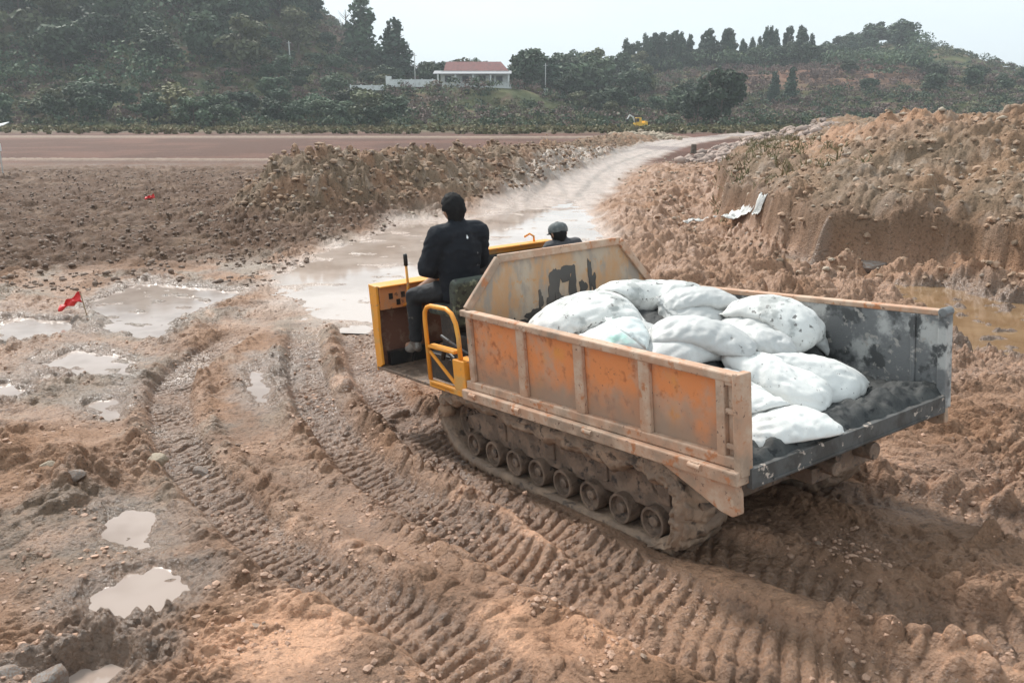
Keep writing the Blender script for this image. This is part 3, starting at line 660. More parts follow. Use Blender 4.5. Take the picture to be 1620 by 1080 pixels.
m = MB(); m.box(4.78, 4.86, -.95, -.1, -.125, .02); m.tube([(4.7, -.3, -.1), (4.62, -.3, .03)], .015); m.box(4.56, 4.66, -.36, -.24, .03, .045); m.build('foot_pedal', M_black, dumper)
for y, x, zt_, bend in ((-.30, 4.62, 1.02, 0), (-.78, 4.40, .98, .0), (-.88, 4.42, .96, .02)):
    lv = MB().tube([(x + .14, y, .48), (x + .04, y, .52), (x, y, .70), (x, y, .92)], .014, 10).build('control_lever', M_yel, dumper, smooth=True)
    lv.data.materials.append(M_chrome)
    MB().tube([(x, y, .90), (x, y, .905), (x - .004, y, 1.0), (x - .004, y, zt_), (x - .004, y, zt_ + .006)], [.012, .022, .021, .02, .01], 12).build('grip', M_grip, lv, smooth=True, off=OFF)
# engine bay on the right behind the front cowl
m = MB(); m.prism([(4.58, .15), (4.58, .955), (4.50, .95), (4.50, .968), (4.66, .975), (4.68, .955), (4.68, .15)], 1, -2.10, -.99)
m.build('engine_cowl', M_yel, dumper, .006)
m = MB(); m.box(4.05, 4.57, -1.95, -1.05, -.1, .62); m.box(4.12, 4.5, -1.8, -1.15, .62, .74); m.box(4.5, 4.579, -2.05, -1.03, .2, .90)
m.tube([(4.2, -1.2, .6), (4.15, -1.3, .78), (4.3, -1.5, .82), (4.45, -1.6, .7)], .03); m.tube([(4.3, -1.75, .7), (4.3, -1.75, .86)], .05); m.build('engine', M_black, dumper, .02)
MB().box(3.1, 4.9, -2.25, -1.0, -.16, -.131).build('platform_floor', M_mudsteel, dumper, .004)
MB().tube([(4.6, -1.9, .96), (4.6, -1.9, 1.03), (4.62, -1.86, 1.06), (4.64, -1.8, 1.03)], .012).build('hood_latch', M_yel, dumper, smooth=True)
# seat with torn cover, and the engine-side clutter behind it
m = MB(); m.box(3.68, 4.1, -.80, -.22, .47, .57); m.build('seat_cushion', M_seat, dumper, .04)
m = MB(); m.prism([(3.50, .40), (3.62, .40), (3.58, .80), (3.52, .86), (3.44, .82)], 1, -.92, -.18); m.build('seat_back', M_seat, dumper, .03)
m = MB(); m.box(3.15, 4.05, -.85, -.15, -.125, .12); m.box(3.2, 3.6, -.8, -.22, .12, .33); m.box(3.75, 4.0, -.7, -.3, .12, .46); m.tube([(3.3, -.12, .0), (3.4, -.08, .15), (3.6, -.1, .22), (3.7, -.12, .1)], .025); m.tube([(3.25, -.14, .2), (3.5, -.09, .3), (3.68, -.12, .32)], .018)
m.lathe([(0, 0), (.09, 0), (.09, -.1), (0, -.1)], (3.45, -.06, .05), 'y', 18)
m.build('engine_block', M_black, dumper, .015)

# ------------------------------------------------------------------ sacks: each inflated, dropped and settled on what lies below it
BX0, BX1, BY0, BY1 = .0, 2.96, YW + .03, -.03
HR = .02; HNX = int(3.0 / HR) + 1; HNY = int(2.14 / HR) + 1
hf = (.04 + mound(np.arange(HNX)[:, None] * HR, np.arange(HNY)[None] * HR - 2.12)).astype(np.float32)
def hsample(H, x, y):
    i = np.clip((x) / HR, 0, HNX - 1.001); j = np.clip((y + 2.12) / HR, 0, HNY - 1.001)
    i0 = i.astype(int); j0 = j.astype(int); a = i - i0; b = j - j0
    return (H[i0, j0] * (1 - a) * (1 - b) + H[i0 + 1, j0] * a * (1 - b) + H[i0, j0 + 1] * (1 - a) * b + H[i0 + 1, j0 + 1] * a * b)
def blur(H):
    P = np.pad(H, 1, mode='edge'); return (P[:-2, 1:-1] + P[2:, 1:-1] + P[1:-1, :-2] + P[1:-1, 2:] + 2 * P[1:-1, 1:-1]) / 6
def settle(Ls, Ws, pos, rot, fill, seed, steps=150, lift=.03):
    global hf
    nx, ny = 38, 25
    u = np.linspace(-Ls / 2, Ls / 2, nx); v = np.linspace(-Ws / 2, Ws / 2, ny); U, Vv = np.meshgrid(u, v, indexing='ij')
    r = np.random.RandomState(seed)
    un, vn = U / (Ls / 2), Vv / (Ws / 2); U, Vv = U * (1 - .07 * np.abs(vn) ** 5), Vv * (1 - .13 * np.abs(un) ** 5)
    top = np.stack([U, Vv, .012 * np.ones_like(U)], -1); bot = top.copy(); bot[..., 2] *= -1
    idt = np.arange(nx * ny).reshape(nx, ny); inner = np.zeros((nx, ny), bool); inner[1:-1, 1:-1] = True
    idb = idt.copy(); k = nx * ny; idb[inner] = np.arange(k, k + inner.sum())
    X = np.concatenate([top.reshape(-1, 3), bot[inner]]); edge = ~inner
    X[idt[edge], 2] = 0
    X[:, 2] += .010 * r.randn(len(X)) * (np.arange(len(X)) >= 0)
    E = []; 
    for g in (idt, idb):
        E += [(g[:-1, :].ravel(), g[1:, :].ravel()), (g[:, :-1].ravel(), g[:, 1:].ravel()), (g[:-1, :-1].ravel(), g[1:, 1:].ravel()), (g[:-1, 1:].ravel(), g[1:, :-1].ravel()), (g[:-3:1, :].ravel(), g[3:, :].ravel()), (g[:, :-3].ravel(), g[:, 3:].ravel())]
    I = np.concatenate([e[0] for e in E]); J = np.concatenate([e[1] for e in E])
    kind = np.concatenate([np.full(len(e[0]), q % 6) for q, e in enumerate(E)])
    K = np.where(kind < 2, 1., np.where(kind < 4, .22, .012))
    F = np.concatenate([np.stack([idt[:-1, :-1], idt[1:, :-1], idt[1:, 1:], idt[:-1, 1:]], -1).reshape(-1, 4), np.stack([idb[:-1, :-1], idb[:-1, 1:], idb[1:, 1:], idb[1:, :-1]], -1).reshape(-1, 4)])
    rest = np.linalg.norm(X[I] * [1, 1, 0] - X[J] * [1, 1, 0], axis=1)
    n = len(X); deg = np.bincount(I, K, n) + np.bincount(J, K, n)
    V0 = fill * Ws ** 3 * (Ls / (math.pi * Ws) - .142 * (1 - 10 ** (-Ls / Ws)))
    Rm = np.array(Euler([R(a) for a in rot], 'XYZ').to_matrix())
    X = X @ Rm.T + np.array([pos[0], pos[1], 0])
    zs = hsample(hf, X[:, 0], X[:, 1]); X[:, 2] += max((zs - X[:, 2]).max(), pos[2] if len(pos) > 2 else 0) + lift
    Vl = np.zeros_like(X); dt = 1 / 60.
    for st in range(steps):
        Vl[:, 2] -= 9.8 * dt; Vl *= .96; X0 = X.copy(); X = X + Vl * dt
        for it in range(9):
            d = X[J] - X[I]; ln = np.linalg.norm(d, axis=1) + 1e-9
            c = (ln - rest) / ln * .5 * K
            c = np.where((ln < rest) & (kind < 4), c * .12, c)
            d = d * c[:, None]; cor = np.stack([np.bincount(I, d[:, q], n) - np.bincount(J, d[:, q], n) for q in range(3)], -1)
            X += cor / deg[:, None] * 3.2
            A = X[F[:, 0]]; B = X[F[:, 1]]; Cc = X[F[:, 2]]; D = X[F[:, 3]]; nr = np.cross(Cc - A, D - B) * .5
            ce = (A + B + Cc + D) / 4; vol = abs(((ce - ce.mean(0)) * nr).sum() / 3); area = np.linalg.norm(nr, axis=1).sum()
            sgn = 1 if ((ce - X.mean(0)) * nr).sum() > 0 else -1
            p = np.clip((V0 * min(1, (st + 8) / 40) - vol) / area, -.003, .003) * sgn
            nn = nr / (np.linalg.norm(nr, axis=1)[:, None] + 1e-9); pn = np.stack([sum(np.bincount(F[:, q], nn[:, w_], n) for q in range(4)) for w_ in range(3)], -1)
            X += pn / (np.linalg.norm(pn, axis=1)[:, None] + 1e-9) * p
            X[:, 0] = np.clip(X[:, 0], BX0 - .2, BX1); X[:, 1] = np.clip(X[:, 1], BY0, BY1)
            h = hsample(hf, X[:, 0], X[:, 1]) + .004; hit = X[:, 2] < h
            X[hit, 2] += np.minimum(h[hit] - X[hit, 2], .02)
            if hit.any():
                X[hit, :2] = X0[hit, :2] + (X[hit, :2] - X0[hit, :2]) * .35
        Vl = (X - X0) / dt; sp = np.linalg.norm(Vl, axis=1); Vl *= np.minimum(1, 2.5 / (sp + 1e-9))[:, None]
    # raise the height field
    for a in np.linspace(0, 1, 4):
        for b in np.linspace(0, 1, 4):
            P = (X[F[:, 0]] * (1 - a) + X[F[:, 1]] * a) * (1 - b) + (X[F[:, 3]] * (1 - a) + X[F[:, 2]] * a) * b
            i = np.clip(np.round(P[:, 0] / HR).astype(int), 0, HNX - 1); j = np.clip(np.round((P[:, 1] + 2.12) / HR).astype(int), 0, HNY - 1)
            np.maximum.at(hf, (i, j), P[:, 2].astype(np.float32))
    hb_ = blur(blur(hf)); hf = np.maximum(hf - .012, hb_ - .002)
    return X, F, (idt, idb)
def sackmat(name, base, dirt):
    return mk(name, base, [((.52, .51, .49), 2.2, .45, .7, 4)] + dirt, rough=.5, bump=[(4, .45, .03), (30, .3, .005), (90, .3, .002)], spec=.4)
M_sk = [sackmat('white_sack_clean', (.70, .69, .66), [((.40, .39, .37), 6, .60, .74, 10), ((.2, .19, .18), 28, .64, .68, 8)]),
        sackmat('white_sack_dirty', (.67, .66, .63), [((.40, .40, .38), 3.2, .54, .62, 12), ((.17, .16, .15), 17, .60, .64, 12)]),
        sackmat('white_sack_tinted', (.66, .69, .67), [((.50, .74, .66), 3.3, .56, .68, 3), ((.80, .62, .56), 2.6, .62, .74, 3), ((.24, .23, .21), 9, .64, .67, 8)]),
        sackmat('grey_sack', (.48, .475, .46), [((.64, .63, .61), 3, .5, .7), ((.2, .19, .18), 8, .66, .70, 8)])]
# length, width, (x, y), rotation, fill, material, label
HID = 'grey white sack buried inside the heap, out of sight under the others'
SACKS = [
    (.74, .46, (.22, -.56), (0, 0, 70), .93, 0, 'small white sack lying lowest by the open rear edge of the bed'),
    (.80, .50, (.56, -.44), (0, 0, 74), .98, 0, 'white sack against the left side wall, just above the rearmost low sack'),
    (.85, .56, (1.15, -.55), (0, 0, 85), .95, 3, HID), (.9, .6, (1.15, -1.62), (0, 0, 80), .98, 3, HID),
    (.9, .6, (1.65, -.50), (0, 0, 88), .95, 3, HID), (.9, .6, (1.75, -1.4), (0, 0, 100), .95, 3, HID), (.9, .6, (2.2, -.60), (0, 0, 85), .98, 3, HID),
    (.9, .6, (2.35, -1.4), (0, 0, 90), .98, 3, HID),
    (.50, .42, (2.68, -.26), (0, 0, 30), .95, 1, 'small crumpled white sack in the front left corner of the bed by the headboard'),
    (.80, .58, (.74, -1.36), (0, 0, 74), 1.0, 0, 'bulging white sack leaning toward the right wall at the rear of the heap'),
    (.66, .42, (.90, -.46), (0, 0, 82), .85, 3, 'grey sack flattened under the round grey sack beside the left wall'),
    (.80, .48, (.62, -.96), (0, 0, 20), .98, 0, 'clean white sack lying lengthwise over the two rear low sacks'),
    (.50, .42, (1.62, -1.76), (0, 0, 5), 1., 0, 'white sack at the right wall with only its squared top showing'),
    (.50, .38, (1.26, -1.20), (0, 0, 5), .95, 0, 'little white sack wedged between the round grey sack and the boxy one'),
    (.72, .50, (1.08, -1.62), (0, 0, 10), 1.02, 1, 'boxy white sack with a grey underside high on the right of the heap'),
    (.70, .50, (1.04, -.74), (0, 0, 45), 1.0, 3, 'rounded grey white sack in the middle of the heap facing the left wall'),
    (.56, .42, (.92, -1.28), (0, 0, 50), .9, 3, 'small grey sack showing between the bulging rear sack and the boxy one'),
    (.60, .42, (1.66, -1.38), (0, 0, 60), .95, 3, 'grey sack end peeping out behind the largest top sack'),
    (.95, .66, (2.16, -.58), (0, 0, 62), .72, 1, 'wide flat white sack with a pointed corner, nearest the headboard on the left'),
    (.78, .60, (1.52, -.46), (0, 0, 36), .74, 2, 'white sack tinted pale green and pink, propped on the left side wall'),
    (.95, .70, (1.96, -1.15), (0, 0, 66), .80, 1, 'largest mud spattered white sack on the very top of the heap'),
]
def build_sacks():
    for k, (Ls, Ws, pos, rot, fill, mi, lab) in enumerate(SACKS):
        X, F, (idt, idb) = settle(Ls, Ws, pos, rot, fill, 300 + k)
        # folds: pleats drawn to the sewn ends and creases across the cloth
        nx, ny = idt.shape; uu, vv = np.meshgrid(np.linspace(-1, 1, nx), np.linspace(-1, 1, ny), indexing='ij')
        nr = np.zeros_like(X); fn = np.cross(X[F[:, 2]] - X[F[:, 0]], X[F[:, 3]] - X[F[:, 1]])
        for q in range(4):
            for w_ in range(3): nr[:, w_] += np.bincount(F[:, q], fn[:, w_], len(X))
        nr /= np.linalg.norm(nr, axis=1)[:, None] + 1e-9
        for g, sd in ((idb, 5), (idt, 1)):
            pl = np.exp(-(1 - np.abs(uu)) / .22) * (np.abs(gn(vv * 4.5 + k, uu * .8, sd)) * 2 - .4) * .030
            cs = -np.exp(-np.abs(gn(uu * 1.6 + vv * .9 + k * 3, vv * 2.6 - uu * 1.5, sd + 2)) / .05) * .020 + np.exp(-np.abs(gn(uu * 2.6 - vv * 1.6, vv * 3.5 + uu * 2 + k, sd + 4)) / .06) * .011
            X[g.ravel()] += nr[g.ravel()] * ((pl + cs) * (1 - np.abs(uu) ** 12) * (1 - np.abs(vv) ** 12)).ravel()[:, None]
        c = X.mean(0); c[2] = X[:, 2].min(); 
        if abs(float(np.isnan(X).sum())) > 0: print('NAN sack', k); continue
        base = DO + DM @ Vector(c)
        o = mesh_np('sack', X - c, F, M_sk[mi]); o.location = base; o.rotation_euler = DE
        md = o.modifiers.new('sub', 'SUBSURF'); md.levels = 1; md.render_levels = 2
        # hem: the sewn, slightly frayed strip at both ends
        for s_, row in ((-1, 0), (1, -1)):
            P = X[idt[row, :]] - c; q = X[idt[1 if row == 0 else -2, :]] - c; out_ = (P - q); out_ /= np.linalg.norm(out_, axis=1)[:, None]
            r = np.random.RandomState(k * 2 + s_ + 5); ext = (.028 + .008 * r.randn(len(P)))[:, None]
            V = np.concatenate([P - out_ * .012, P + out_ * ext + r.randn(len(P), 3) * .004]); n = len(P)
            Q = [(i, i + 1, n + i + 1, n + i) for i in range(n - 1)]
            h = mesh_np('sewn_hem', V, np.array(Q), M_sk[mi], o); so_ = h.modifiers.new('t', 'SOLIDIFY'); so_.thickness = .004
        tag(o, lab, 'sack', 'white sacks heaped in the dumper bed')
build_sacks()

# ------------------------------------------------------------------ people
M_skin = mk('skin', (.36, .20, .13), rough=.55)
M_hair = mk('black_hair', (.012, .011, .011), [((.02, .018, .017), 40, .5, .7)], rough=.8, spec=.2, bump=[(90, .6, .004)])
M_jacket = mk('black_jacket_cloth', (.016, .018, .023), [((.03, .032, .037), 6, .5, .7)], rough=.85, spec=.2, bump=[(60, .2, .002), (6, .5, .02)])
M_trouser = mk('black_trouser_cloth', (.014, .014, .016), [((.13, .11, .09), 8, .63, .7)], rough=.8, bump=[(9, .6, .015)])
M_boot = mk('muddy_grey_boot', (.23, .21, .19), [((.10, .075, .06), 9, .5, .6)], rough=.6, bump=[(20, .5, .005)])
M_jacket2 = mk('worn_dark_jacket', (.05, .048, .052), [((.10, .09, .09), 9, .5, .66)], rough=.8, bump=[(8, .6, .02)])
M_cap = mk('faded_grey_cap_cloth', (.10, .11, .11), [((.17, .18, .175), 12, .5, .66)], rough=.8, bump=[(120, .3, .002)])
M_eye = mk('eye', (.6, .6, .58), rough=.2)
def skinned(edges, J, name, mat, parent, voxel=.012, root=None, disp=0., seed=0, extra=None):
    """one continuous surface round the joints J {name: (pos, r or rx, ry)} linked by edges, limbs tapering between them"""
    bm0 = bmesh.new(); bmesh.ops.create_icosphere(bm0, subdivisions=2, radius=1); bv = np.array([v.co[:] for v in bm0.verts]); bf = [[v.index for v in f.verts] for f in bm0.faces]; bm0.free()
    V = []; F = []; n = 0
    for a, b in edges:
        pa, pb = np.array(J[a][0]), np.array(J[b][0]); ra = np.array([J[a][1], J[a][-1], J[a][1]]); rb = np.array([J[b][1], J[b][-1], J[b][1]])
        k = max(2, int(np.linalg.norm(pb - pa) / (min(ra.min(), rb.min()) * .22)) + 1); k = min(k, 40)
        for t in np.linspace(0, 1, k):
            V.append(bv * (ra * (1 - t) + rb * t) + pa * (1 - t) + pb * t); F += [[i + n for i in f] for f in bf]; n += len(bv)
    me2 = bpy.data.meshes.new('tmp'); me2.from_pydata(np.concatenate(V).tolist(), [], F)
    if extra:
        bm = bmesh.new(); bm.from_mesh(me2)
        for em in extra: bm.from_mesh(em)
        bm.to_mesh(me2); bm.free()
    o = bpy.data.objects.new('tmp', me2); C.objects.link(o)
    r = o.modifiers.new('r', 'REMESH'); r.mode = 'VOXEL'; r.voxel_size = voxel; r.use_smooth_shade = True
    s = o.modifiers.new('c', 'SMOOTH'); s.factor = .5; s.iterations = 6 if voxel > .01 else 2
    bpy.context.view_layer.update(); dg = bpy.context.evaluated_depsgraph_get()
    me3 = bpy.data.meshes.new_from_object(o.evaluated_get(dg))
    bpy.data.objects.remove(o)
    n = len(me3.vertices)
    if disp:
        co = np.empty(n * 3, np.float32); me3.vertices.foreach_get('co', co); co = co.reshape(-1, 3)
        no = np.empty(n * 3, np.float32); me3.vertices.foreach_get('normal', no); no = no.reshape(-1, 3)
        q = co[:, 2] * 2.2 + co[:, 0] * .8
        f = (fbm(co[:, 0] * 7 + co[:, 1] * 6, q * 8, 3, seed) + .8 * np.abs(gn(co[:, 1] * 6 + co[:, 0] * 3, co[:, 2] * 16 - co[:, 0] * 5, seed + 3)))
        co += no * (f * disp)[:, None]; me3.vertices.foreach_set('co', co.ravel())
    me3.name = name; me3.materials.clear(); me3.materials.append(mat); me3.polygons.foreach_set('use_smooth', [True] * len(me3.polygons)); me3.update()
    ob = bpy.data.objects.new(name, me3); C.objects.link(ob); ob.parent = parent
    return ob
def head_mesh(c, yaw, pitch, hair=None):
    """head with brow, nose, jaw and ears; hair=(lift, low) gives the hair shell instead"""
    nu, nv = 40, 30; vs = []; fs = []
    for j in range(nv + 1):
        ph = math.pi * j / nv
        for i in range(nu):
            th = 2 * math.pi * i / nu; dx, dy, dz = math.sin(ph) * math.cos(th), math.sin(ph) * math.sin(th), math.cos(ph)
            rx, ry, rz = .098, .077, .118
            x, y, z = dx * rx, dy * ry, dz * rz
            if z < -.01: k = 1 + z * 2.6; y *= k; x = x * (1 + z * 1.6) + (.012 if dx > 0 else 0)
            if not hair:
                f = max(0, dx)
                nose = math.exp(-((y / .014) ** 2) - ((z + .018) / .028) ** 2) * .026 * (dx > 0)
                brow = math.exp(-((z - .022) / .012) ** 2) * .006 * f; eye = -math.exp(-((abs(y) - .032) / .014) ** 2 - ((z - .0) / .012) ** 2) * .010 * f
                mouth = math.exp(-(y / .026) ** 2 - ((z + .062) / .009) ** 2) * .005 * f; chin = math.exp(-(y / .03) ** 2 - ((z + .098) / .016) ** 2) * .010 * f
                x += nose + brow + eye + mouth + chin
            else:
                l = hair; cut = -.095 if dx < -.2 else (-.06 if dx < .05 else (.0 if dx < .55 else .05))
                g = 1 + l / .09 * (1 + .25 * gn(np.array([th * 3.]), np.array([ph * 5.]), 9)[0] * 2)
                if z < cut: g = .93
                x, y, z = x * g, y * g, z * g + (.006 if z > 0 else 0)
            vs.append((x, y, z))
    for j in range(nv):
        for i in range(nu): fs.append((j * nu + i, j * nu + (i + 1) % nu, (j + 1) * nu + (i + 1) % nu, (j + 1) * nu + i))
    mb = MB().add(vs, fs)
    if not hair:
        for s in (-1, 1):
            mb.tube([(-.012, s * .072, -.028), (-.022, s * .085, -.005), (-.018, s * .088, .02), (-.002, s * .080, .026), (.004, s * .074, .008)], [.006, .010, .011, .009, .005], 8)
    me = bpy.data.meshes.new('head'); me.from_pydata(mb.v, [], mb.f)
    me.transform(Matrix.Translation(c) @ Euler((0, R(pitch), R(yaw))).to_matrix().to_4x4())
    return me
def hand_edges(J, E, wrist, palm, fdir, side, pre, curl=(0, 0, -1)):
    """palm and five bent fingers"""
    W, P = Vector(wrist), Vector(palm); f = Vector(fdir).normalized(); s = Vector(side).normalized(); c = Vector(curl).normalized()
    J[pre + 'w'] = (tuple(W), .026, .022); J[pre + 'p'] = (tuple(P), .036, .016); E.append((pre + 'w', pre + 'p'))
    for k, ln in enumerate((.030, .034, .031, .024)):
        b = P + s * (k - 1.5) * .019 + f * .028
        p1 = b + f * ln; p2 = p1 + (f * .5 + c * .85) * ln * .8; p3 = p2 + (c * .8 - f * .5) * ln * .6
        n = [pre + 'f%d%d' % (k, q) for q in range(4)]
        for q, (pt, r) in enumerate(zip((b, p1, p2, p3), (.010, .009, .008, .007))): J[n[q]] = (tuple(pt), r)
        E += [(pre + 'p', n[0]), (n[0], n[1]), (n[1], n[2]), (n[2], n[3])]
    b = P - s * .030 - f * .01; p1 = b - s * .012 + f * .025 + c * .015; p2 = p1 + f * .02 + c * .022
    for q, (pt, r) in enumerate(zip((b, p1, p2), (.011, .010, .008))): J[pre + 't%d' % q] = (tuple(pt), r)
    E += [(pre + 'p', pre + 't0'), (pre + 't0', pre + 't1'), (pre + 't1', pre + 't2')]
def person(label, p, jm, tm, bm_, group=None, cap=False, yaw=20, hpitch=8, bulk=1.):
    root = empty('person', label, 'person', DO + DM @ Vector(p['pelvis']), DE, group)
    o = Vector(p['pelvis']); q = {k: tuple(Vector(v) - o) for k, v in p.items()}
    J = {'pelvis': (q['pelvis'], .12, .10), 'waist': (q['waist'], .115, .095), 'chest': (q['chest'], .14, .10), 'neck': (q['neck'], .052, .052), 'head': (q['head'], .06, .06)}
    E = [('pelvis', 'waist'), ('waist', 'chest'), ('chest', 'neck'), ('neck', 'head')]
    for s in 'lr':
        J.update({s + 'sh': (q[s + 'sh'], .055), s + 'el': (q[s + 'el'], .04), s + 'kn': (q[s + 'kn'], .058), s + 'an': (q[s + 'an'], .04), s + 'to': (q[s + 'to'], .035, .03), s + 'hp': (q[s + 'hp'], .085)})
        E += [('chest', s + 'sh'), (s + 'sh', s + 'el'), ('pelvis', s + 'hp'), (s + 'hp', s + 'kn'), (s + 'kn', s + 'an'), (s + 'an', s + 'to')]
        wv = Vector(q[s + 'wr']); ev = Vector(q[s + 'el']); fd = (wv - ev).normalized()
        hand_edges(J, E, wv, wv + fd * .055, fd, (0, 1, 0) if s == 'l' else (0, -1, 0), s + 'h')
        E.append((s + 'el', s + 'hw'))
    hd = head_mesh(q['head'], yaw, hpitch)
    body = skinned(E, J, 'body', M_skin, root, .0075, 'pelvis', extra=[hd])
    # jacket
    j = {'hem': (tuple(Vector(q['pelvis']) + Vector((-.02, 0, -.03))), .17, .20), 'waist': (q['waist'], .165, .225), 'chest': (q['chest'], .155, .245), 'upper': (tuple((Vector(q['chest']) * .35 + Vector(q['neck']) * .65)), .125, .19), 'collar': (tuple(Vector(q['neck']) + Vector((0, 0, .0))), .083, .085), 'col2': (tuple(Vector(q['neck']) + Vector((.004, 0, .055))), .078, .08)}
    e = [('hem', 'waist'), ('waist', 'chest'), ('chest', 'upper'), ('upper', 'collar'), ('collar', 'col2')]
    j = {k_: (v_[0], v_[1] * bulk, v_[-1] * bulk) for k_, v_ in j.items()}
    for s in 'lr':
        sh = Vector(q[s + 'sh']); el = Vector(q[s + 'el']); wr = Vector(q[s + 'wr'])
        j[s + 'sh'] = (tuple(sh), .115 * bulk); j[s + 'ua'] = (tuple(sh * .5 + el * .5), .105 * bulk); j[s + 'el'] = (tuple(el), .095); j[s + 'wr'] = (tuple(wr), .062)
        e += [('upper', s + 'sh'), (s + 'sh', s + 'ua'), (s + 'ua', s + 'el'), (s + 'el', s + 'wr')]
    jk = skinned(e, j, 'jacket', jm, root, .012, 'waist', .010, 5)
    # trousers
    t = {'seat': (q['pelvis'], .15, .16)}; e = []
    for s in 'lr':
        hp, kn, an = (Vector(q[s + k]) for k in ('hp', 'kn', 'an'))
        t[s + 'hp'] = (tuple(hp), .12); t[s + 'th'] = (tuple(hp * .45 + kn * .55), .098); t[s + 'kn'] = (tuple(kn), .085); t[s + 'ca'] = (tuple(kn * .5 + an * .5), .072); t[s + 'an'] = (tuple(kn * .12 + an * .88), .066)
        e += [('seat', s + 'hp'), (s + 'hp', s + 'th'), (s + 'th', s + 'kn'), (s + 'kn', s + 'ca'), (s + 'ca', s + 'an')]
    skinned(e, t, 'trousers', tm, root, .013, 'seat', .009, 15)
    for s in 'lr':
        an, to = Vector(q[s + 'an']), Vector(q[s + 'to']); hl = an - (to - an).normalized() * .03
        b = {'top': (tuple(an + Vector((-.005, 0, .11))), .056), 'an': (tuple(an + Vector((0, 0, .02))), .056), 'heel': (tuple(hl - Vector((0, 0, .045))), .045), 'ball': (tuple(an * .4 + to * .6 - Vector((0, 0, .035))), .048, .05), 'toe': (tuple(to - Vector((0, 0, .03))), .04, .036)}
        skinned([('top', 'an'), ('an', 'heel'), ('an', 'ball'), ('ball', 'toe')], b, 'boot', bm_, root, .009, 'an')
    hm = head_mesh(q['head'], yaw, hpitch, hair=.030 if not cap else .008); hm.materials.append(M_hair); hm.name = 'hair'
    hm.polygons.foreach_set('use_smooth', [True] * len(hm.polygons))
    h = bpy.data.objects.new('hair', hm); C.objects.link(h); h.parent = root
    for s in (-1, 1):
        me = bpy.data.meshes.new('eye'); bm = bmesh.new(); bmesh.ops.create_uvsphere(bm, u_segments=12, v_segments=8, radius=.012)
        bm.to_mesh(me); bm.free(); me.transform(Matrix.Translation(q['head']) @ Euler((0, R(hpitch), R(yaw))).to_matrix().to_4x4() @ Matrix.Translation((.080, s * .032, .0)))
        me.materials.append(M_eye); eo = bpy.data.objects.new('eye', me); C.objects.link(eo); eo.parent = root
    if cap:
        m = MB(); m.lathe([(.103, -.0), (.108, .02), (.106, .05), (.094, .078), (.066, .100), (.03, .110), (.001, .112)], (0, 0, 0), 'z', 32)
        n = 14; pts = []
        for i in range(n + 1):
            a = -1.15 + 2.3 * i / n; pts.append((.10 * math.cos(a), .10 * math.sin(a)))
        for i in range(n + 1):
            a = 1.15 - 2.3 * i / n; pts.append((.10 * math.cos(a) + .07 * math.cos(a * .8) ** .5, .098 * math.sin(a)))
        m.prism(pts, 2, .0, .006)
        cm = bpy.data.meshes.new('cap'); cm.from_pydata(m.v, [], m.f); cm.transform(Matrix.Translation(q['head']) @ Euler((0, R(hpitch), R(yaw))).to_matrix().to_4x4() @ Matrix.Translation((0, 0, .018)))
        cm.materials.append(M_cap); cm.polygons.foreach_set('use_smooth', [True] * len(cm.polygons)); co_ = bpy.data.objects.new('cap', cm); C.objects.link(co_); co_.parent = root
    return root, q, jk
D = dict(pelvis=(3.93, -.50, .70), waist=(3.90, -.50, .88), chest=(3.87, -.50, 1.08), neck=(3.85, -.49, 1.31), head=(3.86, -.47, 1.45),
         lsh=(3.86, -.285, 1.22), rsh=(3.86, -.715, 1.22), lel=(3.97, -.19, .93), rel=(3.98, -.79, .94), lwr=(4.13, -.38, .85), rwr=(4.30, -.80, .90),
         lhp=(4.02, -.40, .68), rhp=(4.02, -.60, .68), lkn=(4.43, -.26, .62), rkn=(4.44, -.72, .64), lan=(4.47, -.25, .12), ran=(4.60, -.70, .02), lto=(4.64, -.24, .08), rto=(4.76, -.70, -.02))
drv, q, jk = person('driver seen from behind, black jacket with small white mark, black hair, seated at the levers', D, M_jacket, M_trouser, M_boot, yaw=22, hpitch=4)
# small printed mark and dust smears on the back of the jacket, lying on the cloth
def on_cloth(ob, yz, poly, mat, name):
    from mathutils.bvhtree import BVHTree
    bt = BVHTree.FromPolygons([v.co for v in ob.data.vertices], [tuple(p.vertices) for p in ob.data.polygons])
    vs = []
    for a, b in poly:
        h = bt.ray_cast(Vector((-2, yz[0] + a, yz[1] + b)), Vector((1, 0, 0)))
        vs.append(((h[0].x if h[0] is not None else 0) - .002, yz[0] + a, yz[1] + b))
    cx = tuple(sum(v[i] for v in vs) / len(vs) for i in range(3)); n = len(vs)
    m = MB().add([cx] + vs, [(0, i + 1, (i + 1) % n + 1) for i in range(n)]); return m.build(name, mat, ob)
M_white = mk('white_print', (.8, .8, .8), rough=.5); M_dust = mk('dust_smear', (.16, .15, .15), rough=.9)
on_cloth(jk, (-.02, .49), [(0, .028), (-.008, .008), (-.011, -.004), (0, -.015), (.011, -.004), (.008, .008)], M_white, 'jacket_mark')
on_cloth(jk, (-.17, .22), [(-.05, .0), (-.02, .012), (.03, .008), (.05, -.012), (.0, -.014)], M_dust, 'dust_smear')
on_cloth(jk, (-.13, .33), [(-.012, .0), (0, .014), (.008, .002), (0, -.01)], M_dust, 'dust_smear')
